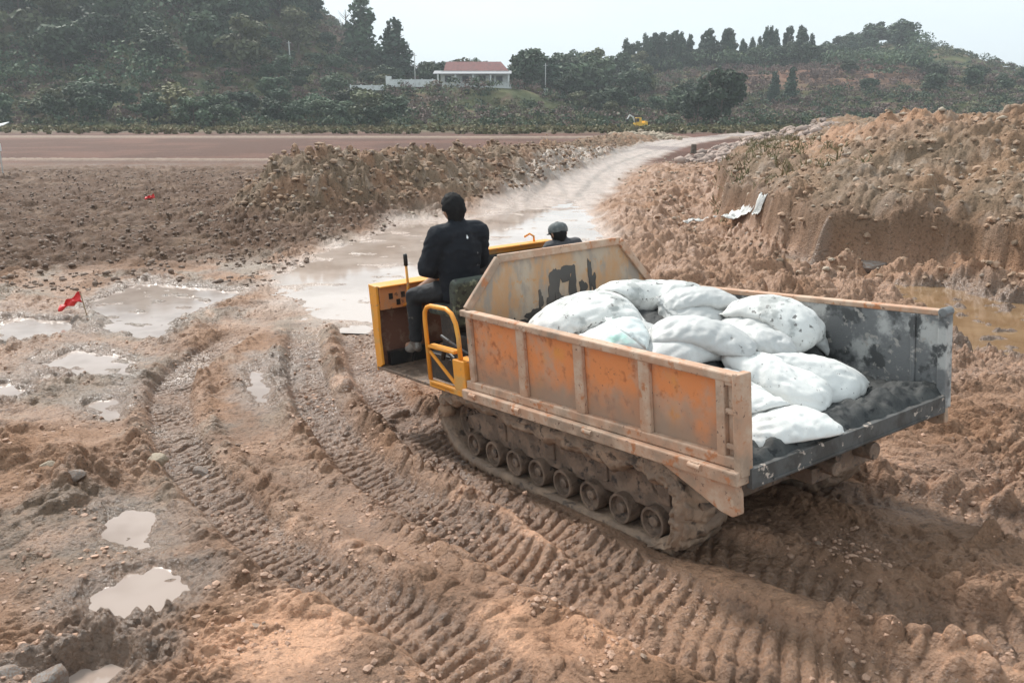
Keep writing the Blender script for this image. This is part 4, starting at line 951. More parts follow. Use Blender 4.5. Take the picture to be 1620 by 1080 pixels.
B = dict(pelvis=(4.02, -1.98, .38), waist=(4.04, -1.97, .54), chest=(4.09, -1.95, .80), neck=(4.13, -1.93, .99), head=(4.14, -1.90, 1.06),
         lsh=(4.14, -1.78, .92), rsh=(4.12, -2.10, .92), lel=(4.26, -1.66, .66), rel=(4.20, -2.26, .58), lwr=(4.42, -1.78, .52), rwr=(4.42, -2.16, .52),
         lhp=(4.10, -1.88, .36), rhp=(4.10, -2.08, .36), lkn=(4.50, -1.82, .42), rkn=(4.50, -2.14, .42), lan=(4.52, -1.80, -.04), ran=(4.52, -2.16, -.04), lto=(4.68, -1.79, -.08), rto=(4.68, -2.17, -.08))
person('second man in faded grey cap and dark jacket, mostly hidden behind the headboard', B, M_jacket2, M_trouser, M_boot, cap=True, yaw=-8, hpitch=10, bulk=.78)

# ------------------------------------------------------------------ hills
def hh(x, y):
    x = x.astype(np.float32); y = y.astype(np.float32)
    def ridge(D, foot, xs, zs, back=.0012):
        cz = np.interp(x, xs, zs).astype(np.float32); t = ss(foot, D, y + 10 * gn(x / 38, y / 38, 301)); return cz * t * (1 - np.clip((y - D) * back, 0, .9))
    a = ridge(262, 138, [-400, -260, -120, -70, -60, -52, -46, -40, -32, -21, -12, 0, 14, 30, 60], [60, 52, 46, 38, 32, 25, 20, 17.5, 14, 11, 11, 10, 8, 5, 0])
    b = ridge(290, 160, [-20, 0, 20, 40, 60, 90, 110, 150, 190], [8, 10, 12, 13, 15, 16, 17, 12, 5])
    c = ridge(350, 205, [60, 80, 96, 105, 125, 145, 158, 170, 185, 200, 215, 240, 270], [0, 6, 12, 15, 22, 27.5, 26.5, 19.5, 12, 8, 6, 4, 2])
    d = ridge(700, 460, [-600, 0, 250, 380, 420, 600, 900], [5, 5, 20, 20, 21, 20, 18])
    z = np.maximum(np.maximum(a, b), np.maximum(c, d))
    bench = np.exp(-(((x + 9) / 19) ** 2) ** 2 - (((y - 192) / 13) ** 2) ** 2); z = z + (7.7 - z) * bench
    z = z + (1.3 * fbm(x / 22, y / 22, 4, 303) + .4 * fbm(x / 5, y / 5, 3, 305)) * ss(.4, 3, z) * (1 - .9 * bench)
    terr = np.round(z / 1.6) * 1.6; tm = ss(60, 75, x) * (1 - ss(115, 130, x)) * (1 - ss(300, 330, y)); z = z + (terr - z) * tm * .7
    return z - .55
M_hill = mk('hillside_growth', (.08, .08, .045), [((.72, .78, .74, 1), .25, .45, .6)], rough=.95, attr='soil', bump=[(1.2, 1, .5)])
def build_hills():
    yy = np.r_[np.linspace(122, 420, 330), np.linspace(424, 1000, 90)]; u = np.linspace(-1, 1, 680); u = .85 * u + .75 * u ** 7
    X = u[None] * yy[:, None]; Y = np.repeat(yy[:, None], len(u), 1); Z = hh(X, Y)
    c = np.zeros(X.shape + (4,), np.float32); g = np.array([.070, .085, .042]); br = np.array([.17, .105, .08]); og = np.array([.13, .13, .062]); rd = np.array([.26, .135, .10])
    f1 = ss(-.15, .2, fbm(X / 12, Y / 12, 4, 311))[..., None]; f2 = ss(.0, .3, fbm(X / 9, Y / 7, 4, 313))[..., None]
    col = g + (og - g) * f1; col = col + (br - col) * f2 * .8
    tm = (ss(48, 60, X) * (1 - ss(112, 128, X)) * ss(215, 240, Y) * (1 - ss(325, 345, Y)))[..., None]; col = col + (rd - col) * tm * .75
    rb = np.exp(-((X - 9) / 5) ** 2 - ((Y - 163) / 9) ** 2)[..., None]; col = col + (np.array([.16, .08, .065]) - col) * rb
    c[..., :3] = col; c[..., 3] = 0
    n, m = X.shape; idx = np.arange(n * m).reshape(n, m); Q = np.stack([idx[:-1, :-1], idx[:-1, 1:], idx[1:, 1:], idx[1:, :-1]], -1).reshape(-1, 4)
    tag(mesh_np('hills', np.stack([X, Y, Z], -1).reshape(-1, 3), Q, M_hill, cols=c.reshape(-1, 4)), kind='structure')
build_hills()
def hz(x, y): return float(hh(np.array([x]), np.array([y]))[0])

# ------------------------------------------------------------------ foliage
def leafmat(name, c1, c2, rnd=.25):
    m = mk(name, c1, [(c2, .5, .42, .62, 3)], rough=.75, objrand=rnd, spec=.3); return m
M_leaf = leafmat('dark_evergreen_leaves', (.052, .082, .046), (.088, .112, .056), .4); M_pine = leafmat('pine_needles', (.036, .062, .040), (.056, .082, .046))
M_olive = leafmat('olive_leaves', (.095, .105, .052), (.15, .14, .07)); M_yellow = leafmat('yellowish_leaves', (.20, .18, .08), (.12, .13, .06), .1)
M_dry = leafmat('brown_leaves', (.15, .10, .082), (.19, .135, .105)); M_bark = mk('bark', (.10, .075, .055), [((.16, .13, .10), 5, .45, .6)], rough=.9)
M_grassy = leafmat('dry_grass', (.21, .17, .09), (.12, .12, .05), 0)
def cloud(cent, rad, n, size, rs, flat=.8, up=.25):
    """n leaf-clump quads spread over the shells of several clumps"""
    cent = np.asarray(cent, float); rad = np.asarray(rad, float); k = rs.choice(len(cent), n, p=rad ** 2 / (rad ** 2).sum())
    d = rs.randn(n, 3); d /= np.linalg.norm(d, axis=1)[:, None]; r = rad[k] * (.55 + .5 * rs.rand(n) ** .7)
    P = cent[k] + d * r[:, None] * [1, 1, flat]
    nrm = d + .7 * rs.randn(n, 3) + [0, 0, up]; nrm /= np.linalg.norm(nrm, axis=1)[:, None]
    a = np.cross(nrm, rs.randn(n, 3)); a /= np.linalg.norm(a, axis=1)[:, None] + 1e-9; b = np.cross(nrm, a); s = (size * (.55 + .9 * rs.rand(n)))[:, None]
    V = np.stack([P - a * s * .5 - b * s * .35, P + a * s * .5 - b * s * .3, P + a * s * .35 + b * s * .45, P - a * s * .4 + b * s * .35], 1).reshape(-1, 3)
    return V, np.arange(4 * n).reshape(n, 4)
def crown(kind, seed):
    rs = np.random.RandomState(seed); C_ = []; R_ = []
    if kind == 'broad':        # unit height tree, crown from .2 to 1
        for i in range(15): 
            a = rs.rand() * 6.28; h = .32 + .55 * rs.rand(); w_ = .30 * math.sin(math.pi * (h - .1) / 1.0) + .02; C_.append((w_ * math.cos(a) * rs.rand() ** .5, w_ * math.sin(a) * rs.rand() ** .5, h)); R_.append(.13 + .08 * rs.rand())
        return cloud(C_, R_, 1500, .060, rs)
    if kind == 'pine':         # bare stem, layered top
        for i in range(13):
            h = .45 + .5 * (i / 12); w_ = .24 * (1.08 - h) + .03; a = rs.rand() * 6.28; C_.append((w_ * math.cos(a), w_ * math.sin(a), h)); R_.append(.07 + .07 * (1.1 - h) + .03 * rs.rand())
        return cloud(C_, R_, 1100, .050, rs, .55)
    if kind == 'conifer':      # full to the ground, pointed
        for i in range(22):
            h = .08 + .88 * (i / 21); w_ = .17 * (1.02 - h) ** .6; a = rs.rand() * 6.28; C_.append((w_ * .7 * math.cos(a), w_ * .7 * math.sin(a), h)); R_.append(.05 + .13 * (1.02 - h) ** .7)
        return cloud(C_, R_, 1900, .048, rs, .8)
    if kind == 'bush':
        for i in range(9): a = rs.rand() * 6.28; q = .34 * rs.rand() ** .5; C_.append((q * math.cos(a), q * math.sin(a), .3 + .35 * rs.rand())); R_.append(.2 + .12 * rs.rand())
        return cloud(C_, R_, 900, .075, rs)
def trunk(kind, seed):
    rs = random.Random(seed); m = MB(); top = {'broad': .72, 'pine': .95, 'conifer': .95, 'bush': .5, 'bare': .8}[kind]
    m.tube([(0, 0, -.04), (.006, 0, .25), (-.004, .004, .5 * top + .1), (0, 0, top)], [.026, .019, .013, .004], 7)
    for i in range(5 if kind != 'bare' else 16):
        h = top * (.35 + .5 * rs.random()); a = rs.random() * 6.28; l_ = (.22 if kind != 'pine' else .14) * (1.2 - h); r = .008 if kind != 'bare' else .005
        m.tube([(0, 0, h), (l_ * .5 * math.cos(a), l_ * .5 * math.sin(a), h + l_ * .45), (l_ * math.cos(a + .3), l_ * math.sin(a + .3), h + l_ * (1.1 if kind == 'bare' else .8))], [r, r * .7, r * .3], 5)
    return m
MESH = {}
def tree(kind, var, x, y, h, mat, label, cat, group, name, wide=1.0, z=None):
    z0 = (hz(x, y) if z is None else z) - .1
    e = empty(name, label, cat, (x, y, z0), (0, 0, (x * 7.7 + y * 3.1) % 6.28), group); e.scale = (h * wide, h * wide, h)
    ck = (kind, var, mat.name)
    if ck not in MESH:
        if kind == 'bare': c = None
        else:
            V, Q = crown(kind, 400 + var * 7 + len(kind)); c = mesh_np('crown', V, Q, mat, e, smooth=False)
        t = trunk(kind, var).build('trunk', M_bark, e); MESH[ck] = (c, t); return e
    for src in MESH[ck]:
        if src is None: continue
        o = src.copy(); C.objects.link(o); o.parent = e
    return e
rnd = random.Random(77)
for i, (x, y, h) in enumerate([(-57, 236, 13), (-54, 239, 12), (-52, 233, 10), (-61, 240, 14), (-66, 238, 13), (-71, 244, 14)]): tree('broad' if i % 2 else 'pine', i % 4, x, y, h, M_pine, 'dark tree in the clump on the skyline left of the leafless tree', 'tree', 'skyline clump on the left hill', 'broadleaf_tree', 1.15)
def px_(X, y): return X / y * 1.03        # sideways tangent, for keeping trees inside what the photo shows
# individual trees one can tell apart
tree('conifer', 0, -38.5, 232, 17.5, M_leaf, 'tall dense conifer on the hill shoulder, left one of the pair left of the house', 'tree', None, 'conifer_tree', 1.25)
tree('conifer', 1, -29.2, 225, 15.0, M_pine, 'ragged dark conifer nearest the house of the pair left of it', 'tree', None, 'conifer_tree', 1.45)
tree('bare', 0, -44, 240, 14, M_bark, 'leafless tree against the sky beside the tall dense conifer', 'tree', None, 'bare_tree', 1.1)
tree('broad', 0, -57, 153, 7.0, M_yellow, 'yellowish rounded tree at the foot of the left hill', 'tree', None, 'broadleaf_tree', 1.35)
tree('broad', 1, 35.5, 150, 10.5, M_leaf, 'large dark bushy tree standing alone at the far field edge right of the excavator', 'tree', None, 'broadleaf_tree', .95)
tree('broad', 2, 32.0, 152, 7.0, M_leaf, 'lower dark tree growing against the left side of the large bushy field-edge tree', 'tree', None, 'broadleaf_tree', 1.1)
tree('conifer', 2, 60.5, 205, 7.4, M_pine, 'small pointed conifer below the terraces, left of two', 'tree', None, 'conifer_tree', .9)
tree('conifer', 3, 64.5, 205, 8.2, M_pine, 'small pointed conifer below the terraces, right of two', 'tree', None, 'conifer_tree', .9)
tree('broad', 3, 52, 205, 6.0, M_leaf, 'small dark tree on the slope between field tree and two small conifers', 'tree', None, 'broadleaf_tree', .8)
tree('broad', 4, 3, 196, 9.5, M_leaf, 'dark tree close behind the right end of the red roofed house', 'tree', None, 'broadleaf_tree', 1.1)
tree('pine', 1, 8, 205, 10, M_pine, 'spreading pine above the bank a little right of the house', 'tree', None, 'pine_tree', 1.3)
kinds = [('broad', i, M_leaf) for i in range(5)] + [('broad', 5, M_olive)]
def scatter(n, fx, fy, hr, ks, label, group, name, wide=(.9, 1.3), sep=2.6, cond=None):
    pts = []; tries = 0
    while len(pts) < n and tries < n * 60:
        tries += 1; y = rnd.uniform(*fy); x = rnd.uniform(*fx)
        if abs(x / y) > .64 or (cond and not cond(x, y)): continue
        if any((x - a) ** 2 + ((y - b) * .6) ** 2 < sep ** 2 for a, b in pts): continue
        pts.append((x, y)); k = rnd.choice(ks); tree(k[0], k[1], x, y, rnd.uniform(*hr), k[2], label, 'tree', group, name, rnd.uniform(*wide))
house_clear = lambda x, y: not (-20 < x < 4 and 165 < y < 205)
scatter(95, (-170, -34), (176, 270), (8, 14.5), kinds, 'dark evergreen tree in the dense wood covering the left hill', 'trees of the left hill wood', 'broadleaf_tree', (.9, 1.3), 3.6, lambda x, y: x < -50 and x / y < -.215)
scatter(26, (-75, -25), (160, 235), (3.5, 6), kinds, 'low bushy tree on the open slope between left wood and house', 'low trees on the open slope', 'broadleaf_tree', (1.1, 1.6), 3, house_clear)
scatter(28, (-110, -20), (142, 160), (3.5, 6.5), kinds, 'dark shrubby tree in the row along the foot of the left hill', 'trees at the foot of the left hill', 'broadleaf_tree', (1.1, 1.6), 3)
scatter(26, (4, 34), (205, 285), (7, 11), kinds + [('pine', 2, M_pine)], 'dark tree in the belt right of the house', 'trees right of the house', 'broadleaf_tree', (.95, 1.3), 3)
scatter(16, (-24, 4), (212, 245), (5, 8), kinds, 'tree top showing behind the red roofed house', 'trees behind the house', 'broadleaf_tree', (.9, 1.3), 3)
scatter(14, (12, 46), (168, 200), (4, 7), kinds, 'dark tree on the low slope behind the excavator', 'trees behind the excavator', 'broadleaf_tree', (1.1, 1.5), 3)
scatter(66, (36, 94), (276, 300), (8.5, 13.5), [('pine', i, M_pine) for i in range(4)] + [('conifer', i, M_pine) for i in range(4)], 'tall thin pine in the row on the middle ridge', 'pines on the middle ridge', 'pine_tree', (.6, .85), 1.1)
scatter(62, (92, 160), (318, 366), (6, 10), kinds[:4] + [('pine', i, M_pine) for i in range(4)], 'dark tree covering the rounded right hill', 'trees on the right hill', 'broadleaf_tree', (1., 1.4), 3, lambda x, y: x / y < .445)
scatter(40, (34, 96), (272, 300), (5.5, 9), kinds, 'rounded tree between the tall pines of the middle ridge', 'rounded trees on the middle ridge', 'broadleaf_tree', (.9, 1.2), 1.4)
scatter(14, (70, 150), (215, 250), (3.5, 6), kinds, 'low dark tree at the foot of the right hill', 'trees at the foot of the right hill', 'broadleaf_tree', (1.2, 1.6), 3)
# the rest of the woods and the scrub, which nobody could count
def mass(name, mat, n, fx, fy, hr, per, leaf, seed, cond=None, zf=hh, flat=.9):
    rs = np.random.RandomState(seed); x = rs.uniform(*fx, n * 3); y = rs.uniform(*fy, n * 3); ok = np.abs(x / y) < .66
    if cond is not None: ok &= cond(x, y)
    x = x[ok][:n]; y = y[ok][:n]; n = len(x); h = rs.uniform(*hr, n); z = zf(x, y)
    k = np.repeat(np.arange(n), per); N = len(k); d = rs.randn(N, 3); d /= np.linalg.norm(d, axis=1)[:, None]; d[:, 2] = np.abs(d[:, 2]) ** .8 * np.sign(d[:, 2] + .5)
    P = np.stack([x[k], y[k], z[k] + h[k] * .45], -1) + d * h[k][:, None] * [.62, .62, .5 * flat] * (.6 + .5 * rs.rand(N, 1))
    nr = d + .8 * rs.randn(N, 3); nr /= np.linalg.norm(nr, axis=1)[:, None]; a = np.cross(nr, rs.randn(N, 3)); a /= np.linalg.norm(a, axis=1)[:, None]; b = np.cross(nr, a)
    s = (leaf * (.6 + .8 * rs.rand(N)))[:, None]
    V = np.stack([P - a * s * .5 - b * s * .4, P + a * s * .5 - b * s * .3, P + a * s * .4 + b * s * .4, P - a * s * .4 + b * s * .5], 1).reshape(-1, 3)
    return tag(mesh_np(name, V, np.arange(4 * N).reshape(N, 4), mat, smooth=False), kind='stuff')
hc = lambda x, y: ~((x > -19) & (x < 3) & (y > 186.5) & (y < 204))
terr_clear = lambda x, y: hc(x, y) & ~((x > 56) & (x < 116) & (y > 226) & (y < 322) & (gn(x / 3., y / 6., 88) < .28))
tag(mass('woods', M_leaf, 750, (-220, 190), (165, 372), (3.5, 7), 120, .55, 501, lambda x, y: hc(x, y) & ((hh(x, y) > 12) | (x < -65)) & ~((x > 45) & (x < 92) & (y < 272)) & (((x < -54) & (x / y < -.225)) | (x > 0)) & (x / y < .46)), 'dense dark green woods filling the hillsides', 'woods')
tag(mass('far_woods', M_pine, 500, (200, 520), (560, 720), (6, 14), 60, 1.6, 502), 'far blue grey tree line at the right edge', 'woods')
tag(mass('scrub', M_olive, 3000, (-170, 205), (140, 340), (.8, 2.6), 55, .34, 503, terr_clear), 'olive green scrub on the lower slopes', 'scrub')
tag(mass('green_scrub', M_leaf, 2200, (-150, 200), (138, 340), (1.0, 3.2), 70, .36, 505, terr_clear), 'dark green bushes on the lower slopes', 'scrub')
tag(mass('dry_scrub', M_dry, 3200, (-150, 160), (150, 290), (.8, 2.8), 55, .32, 504, lambda x, y: hc(x, y)), 'brown dead scrub on the lower slopes', 'scrub')
tag(mass('verge_grass', M_grassy, 1300, (-110, 110), (112, 146), (.3, .9), 36, .30, 506, None, lambda x, y: np.maximum(hh(x, y), -.3)), 'dry yellowish grass along the far field edge', 'grass')

# ------------------------------------------------------------------ house, walls, poles, sheds
M_wh = mk('whitewash', (.66, .67, .66), [((.5, .5, .48), 1.2, .5, .65)], rough=.8); M_roofr = mk('red_roof_tiles', (.24, .07, .062), [((.17, .055, .05), 1.5, .45, .62)], rough=.7, bump=[(3, .8, .06, 'wave')])
M_groof = mk('grey_eave', (.30, .30, .31), rough=.8); M_dk = mk('dark_opening', (.03, .03, .035), rough=.3)
hx, hy, hzz = -8.0, 190.0, 7.65
house = empty('house', 'single storey white house with red roof on the bank', 'house', (hx, hy, hzz))
m = MB(); m.box(-7.2, 7.2, 0, 7, -.8, 2.9); m.build('wall', M_wh, house)
m = MB(); m.add([(-6.6, .6, 2.95), (7.3, .6, 2.95), (7.3, 6.4, 2.95), (-6.6, 6.4, 2.95), (-6.2, 3.5, 4.95), (5.6, 3.5, 4.95)], [(0, 1, 5, 4), (1, 2, 5), (2, 3, 4, 5), (3, 0, 4), (3, 2, 1, 0)]); m.build('roof', M_roofr, house)
m = MB(); m.add([(-8.6, -2.4, 2.3), (7.9, -2.4, 2.3), (7.9, 1.2, 3.0), (-8.6, 1.2, 3.0), (-8.6, -2.4, 2.18), (7.9, -2.4, 2.18), (7.9, 1.2, 2.88), (-8.6, 1.2, 2.88)], [(0, 1, 2, 3), (7, 6, 5, 4), (0, 4, 5, 1), (1, 5, 6, 2), (3, 2, 6, 7), (0, 3, 7, 4)]); m.build('porch_roof', M_groof, house)
for x in (-7.6, -3.9, -.2, 3.5, 7.3): MB().box(x - .16, x + .16, -2.2, -1.9, -.8, 2.2).build('pillar', M_wh, house)
for x in (-5.6, -1.9, 1.7, 5.3): 
    w_ = MB().box(x - .8, x + .8, -.05, -.005, .6, 2.0).build('window', M_wh, house); MB().box(x - .68, x + .68, -.08, -.052, .7, 1.9).build('pane', M_dk, w_)
dr = MB().box(3.2, 4.1, -.05, -.005, -.2, 2.0).build('door', M_dk, house)
m = MB(); m.box(-8.2, 7.9, -2.55, -2.45, .15, .30); m.box(-8.2, 7.9, -2.58, -2.42, -1.1, -.35)
for i in range(46): m.box(-8.1 + i * .35, -7.95 + i * .35, -2.55, -2.45, -.35, .15)
m.build('balustrade', M_wh, house)
def wallobj(x0, x1, y, z, h, label):
    e = MB().box(-(x1 - x0) / 2, (x1 - x0) / 2, -.12, .12, -.5, h); 
    for i in range(int((x1 - x0) / 2.2) + 1): e.box(-(x1 - x0) / 2 + i * 2.2, -(x1 - x0) / 2 + i * 2.2 + .3, -.16, -.121, -.5, h + .15)
    o = e.build('boundary_wall', M_wh); o.location = ((x0 + x1) / 2, y, z); tag(o, label, 'wall')
wallobj(-25.5, -15.8, 186, 7.7, 1.0, 'low white boundary wall running left from the house'); wallobj(-33.5, -26.5, 184, 7.0, .5, 'lower thin white wall at the far left of the house terrace')
wallobj(5.6, 7.6, 192, hz(6.6, 192) + .7, .7, 'short white wall piece right of the house')
wallobj(-26.6, -25.4, 188, 7.9, 1.5, 'white gate post wall block left of the house')
M_pole = mk('pale_concrete_pole', (.42, .42, .40), rough=.8)
def pole(x, y, h, r, label, arm=True):
    z = hz(x, y) if y > 130 else gz(x, y); e = empty('utility_pole', label, 'pole', (x, y, z - .2))
    MB().tube([(0, 0, 0), (0, 0, h)], [r, r * .65], 10).build('shaft', M_pole, e, smooth=True)
    if arm: MB().box(-.5, .5, -.05, .05, h - .5, h - .4).build('crossarm', M_pole, e)
pole(-49.5, 200, 6.2, .17, 'pale pole standing alone on the left hillside'); pole(-20.2, 186, 7.5, .14, 'thin pole between the conifer pair and the house'); pole(7.2, 192, 7.0, .13, 'thin pole rising right of the house')
# blue shed at the far right
bs = empty('shed', 'blue roofed shed at the far right below the hill', 'shed', (200, 322, hz(200, 322)), (0, 0, R(20)))
MB().box(-6, 6, 0, 6, -1, 3).build('wall', M_wh, bs); MB().prism([(-.6, 2.9), (3, 4.6), (6.6, 2.9), (6.6, 3.05), (3, 4.8), (-.6, 3.05)], 0, -6.6, 6.6).build('roof', mk('blue_sheet_roof', (.10, .22, .42), rough=.5), bs)
# yellow excavator at the field edge
ex = empty('excavator', 'small yellow excavator working beyond the far end of the track', 'excavator', (20.1, 140, -.33), (0, 0, R(12))); ex.scale = (.68, .68, .68)
for y in (-.95, .95):
    m = MB(); m.prism([(-1.5, .25), (-1.3, .05), (1.3, .05), (1.5, .25), (1.5, .5), (1.3, .68), (-1.3, .68), (-1.5, .5)], 1, y - .22, y + .22); m.build('track', M_black, ex, .03)
m = MB(); m.box(-.9, 1.9, -1.15, 1.15, .75, 1.5); m.prism([(1.2, 1.5), (1.9, 1.5), (1.85, 1.85), (1.2, 1.9)], 1, -1.1, 1.1); m.build('body', mk('excavator_yellow', (.80, .46, .05), rough=.5), ex, .05)
MYE = bpy.data.materials['excavator_yellow']
cb = MB(); cb.box(-.95, .35, -1.1, -.1, 1.5, 2.65); cbo = cb.build('cab', MYE, ex, .06); MB().box(-.97, -.2, -1.13, -1.105, 1.7, 2.5).build('window', M_dk, cbo); MB().box(-.98, -.955, -.95, -.2, 1.6, 2.5).build('window', M_dk, cbo)
m = MB(); m.beam((-.7, .2, 1.4), (-1.4, .2, 2.9), .3, .4, (0, 1, 0)); m.beam((-1.35, .2, 2.8), (-2.1, .2, 3.2), .28, .35, (0, 1, 0)); m.build('boom', M_wh, ex, .03)
MB().beam((-2.1, .2, 3.3), (-2.7, .2, 2.3), .22, .3, (0, 1, 0)).build('arm', M_wh, ex, .02)
MB().prism([(-3.0, 2.3), (-2.5, 2.35), (-2.4, 1.9), (-2.8, 1.7), (-3.1, 1.9)], 1, -.2, .6).build('bucket', M_black, ex, .02)
# white panel on a thin post at the left edge
e = empty('panel_post', 'small white panel on a thin post at the left edge of the red field', 'post', (-24.35, 41.5, gz(-24.35, 41.5)))
MB().tube([(0, 0, -.2), (0, 0, 2.05)], .03, 8).build('post', M_pole, e); MB().add([(-.7, -.02, 2.0), (.38, -.02, 2.22), (.38, .5, 2.35), (-.7, .5, 2.13), (-.7, -.02, 1.96), (.38, -.02, 2.18), (.38, .5, 2.31), (-.7, .5, 2.09)], [(0, 1, 2, 3), (7, 6, 5, 4), (0, 4, 5, 1), (1, 5, 6, 2), (2, 6, 7, 3), (3, 7, 4, 0)]).build('panel', M_wh, e)
MB().box(-.07, .07, -.06, .06, 1.0, 1.35).build('box', M_wh, e)

# ------------------------------------------------------------------ marker flags, stump, litter, slab, stones
M_red = mk('red_cloth', (.72, .045, .045), [((.50, .03, .03), 9, .45, .65)], rough=.6); M_stick = mk('bamboo_stick', (.33, .24, .15), rough=.8)
def flag(x, y, h, s, label, droop):
    z = gz(x, y); e = empty('marker_flag', label, 'flag', (x, y, z - .05))
    MB().tube([(.07, 0, 0), (.03, 0, h * .6), (0, 0, h)], .009, 7).build('stick', M_stick, e)
    n, k = 22, 12; V = []
    for i in range(n):
        for j in range(k):
            u = i / (n - 1); v = j / (k - 1)
            V.append((-u * s * .95 + .02 * v, .05 * math.sin(u * 9 + v * 3) * u + .03 * math.sin(v * 7), h - .01 - u * droop * s * (1 - .0) - v * s * .42 * (1 - .55 * u) + .02 * math.sin(u * 13 + v * 5)))
    Q = [(i * k + j, (i + 1) * k + j, (i + 1) * k + j + 1, i * k + j + 1) for i in range(n - 1) for j in range(k - 1)]
    c = mesh_np('cloth', V, np.array(Q), M_red, e); sm = c.modifiers.new('t', 'SOLIDIFY'); sm.thickness = .003
flag(-6.72, 13.0, .44, .37, 'red cloth flag on a stick by the near left puddles', .62)
flag(-10.75, 25.9, .62, .30, 'small red flag further off in the ploughed mud', .3)
def rock(name, x, y, s, mat, label, cat, seed, sink=.3, rot=0):
    bm = bmesh.new(); bmesh.ops.create_icosphere(bm, subdivisions=4, radius=1); rs = np.random.RandomState(seed); pl = rs.randn(16, 3); pl /= np.linalg.norm(pl, axis=1)[:, None]; of = .62 + .3 * rs.rand(16)
    for v in bm.verts:
        c = np.array(v.co)
        for n_, o_ in zip(pl, of):
            dd = c @ n_ - o_
            if dd > 0: c = c - n_ * dd * .93
        q = .04 * float(gn(np.array([c[0] * 4 + seed]), np.array([c[1] * 4 + c[2] * 3.3]), 5)[0]); v.co = c * (1 + q)
    me = bpy.data.meshes.new(name); bm.to_mesh(me); bm.free(); me.materials.append(mat); o = bpy.data.objects.new(name, me); C.objects.link(o); o.scale = s; o.rotation_euler = (0, 0, R(rot)); o.location = (x, y, gz(x, y) + s[2] * (1 - 2 * sink) * .6); return tag(o, label, cat)
M_rk1 = mk('pale_stone', (.36, .29, .21), [((.24, .18, .13), 6, .48, .6), ((.42, .36, .28), 11, .55, .65)], rough=.85, bump=[(20, .5, .01)]); M_rk2 = mk('grey_stone', (.25, .22, .20), [((.22, .15, .11), 7, .42, .56)], rough=.85, bump=[(20, .5, .01)])
rock('stone', -3.24, 7.20, (.12, .09, .07), M_rk1, 'pale yellowish stone, largest in the left foreground rubble', 'stone', 1, rot=20)
rock('stone', -4.08, 6.95, (.07, .06, .06), M_rk1, 'small pale stone near the left edge of the foreground rubble', 'stone', 2)
rock('stone', -3.63, 6.55, (.09, .07, .05), M_rk2, 'grey blue stone in the dark mud heap at lower left', 'stone', 3, rot=40)
rock('stone', -2.86, 7.25, (.11, .05, .06), M_rk2, 'grey stone with a muddy flat top right of the pale yellowish stone', 'stone', 4, rot=-30)
rock('stone', -2.50, 3.98, (.11, .10, .13), M_rk2, 'pointed grey stone at the bottom left corner', 'stone', 5, .2, rot=15)
rock('stone', -2.78, 4.05, (.09, .08, .06), M_rk2, 'rounded grey stone cut by the bottom left corner of the photo', 'stone', 6)
rock('stone', 7.2, 17.3, (.60, .36, .14), M_rk2, 'flat grey slab half buried at the foot of the cut bank', 'stone', 7, .62, rot=-8)
st = MB().lathe([(.26, -.1), (.22, .15), (.19, .62), (.17, .66), (.001, .67)], (0, 0, 0), 'z', 14).build('tree_stump', M_bark, smooth=False); st.location = (13.2, 63.5, gz(13.2, 63.5)); tag(st, 'brown stump standing beside the far end of the muddy track', 'stump')
# crumpled white plastic in the dug ground right of the track
def litter(x, y, s, seed, rot, label):
    n = 26; u = np.linspace(-1, 1, n); U, V_ = np.meshgrid(u, u, indexing='ij'); X = U * s[0] * (1 + .25 * gn(V_ * 2, U * 0, seed)); Y = V_ * s[1] * (1 + .4 * gn(U * 2, V_ * 0, seed + 1))
    ca, sa = math.cos(R(rot)), math.sin(R(rot)); WX, WY = x + X * ca - Y * sa, y + X * sa + Y * ca
    Z = relief(WX, WY, .1)[0]; Z = Z * .5 + .5 * Z.mean() + .05 + .07 * np.abs(gn(U * 3, V_ * 3, seed + 2)) * 2 + .05 * gn(U * 7, V_ * 7, seed + 3)
    idx = np.arange(n * n).reshape(n, n); Q = np.stack([idx[:-1, :-1], idx[1:, :-1], idx[1:, 1:], idx[:-1, 1:]], -1).reshape(-1, 4)
    c = np.array([x, y, Z.mean()]); o = mesh_np('plastic_sheet', np.stack([WX, WY, Z], -1).reshape(-1, 3) - c, Q, M_sk[1]); o.location = c; md = o.modifiers.new('t', 'SOLIDIFY'); md.thickness = .01; tag(o, label, 'plastic sheet')
litter(6.25, 23.2, (.5, .32), 61, -35, 'larger crumpled white plastic sheet in the dug ground right of the track')
litter(5.6, 25.0, (.55, .10), 64, -20, 'thin strip of white plastic behind the larger crumpled sheet')
litter(6.35, 21.6, (.28, .14), 67, -20, 'small grey white plastic scrap in front of the larger crumpled sheet')
# stones and crumbs, past counting
def lumpsmesh(name, mat, P, S, seed, sub=1, flat=.7, smooth=True):
    bm = bmesh.new(); bmesh.ops.create_icosphere(bm, subdivisions=sub, radius=1); bv = np.array([v.co[:] for v in bm.verts]); bf = np.array([[v.index for v in f.verts] for f in bm.faces]); bm.free()
    rs = np.random.RandomState(seed); n = len(P); nv = len(bv); V = np.repeat(bv[None], n, 0) * (1 + .2 * rs.randn(n, nv, 1)); a = rs.rand(n) * 6.28; sc = np.stack([.7 + .6 * rs.rand(n), .7 + .6 * rs.rand(n), flat * (.7 + .5 * rs.rand(n))], -1)
    V = V * sc[:, None]; ca, sa = np.cos(a)[:, None], np.sin(a)[:, None]; V = np.stack([V[..., 0] * ca - V[..., 1] * sa, V[..., 0] * sa + V[..., 1] * ca, V[..., 2]], -1) * S[:, None, None] + P[:, None]
    F = (bf[None] + (np.arange(n) * nv)[:, None, None]).reshape(-1, 3); return mesh_np(name, V.reshape(-1, 3), F, mat, smooth=smooth)
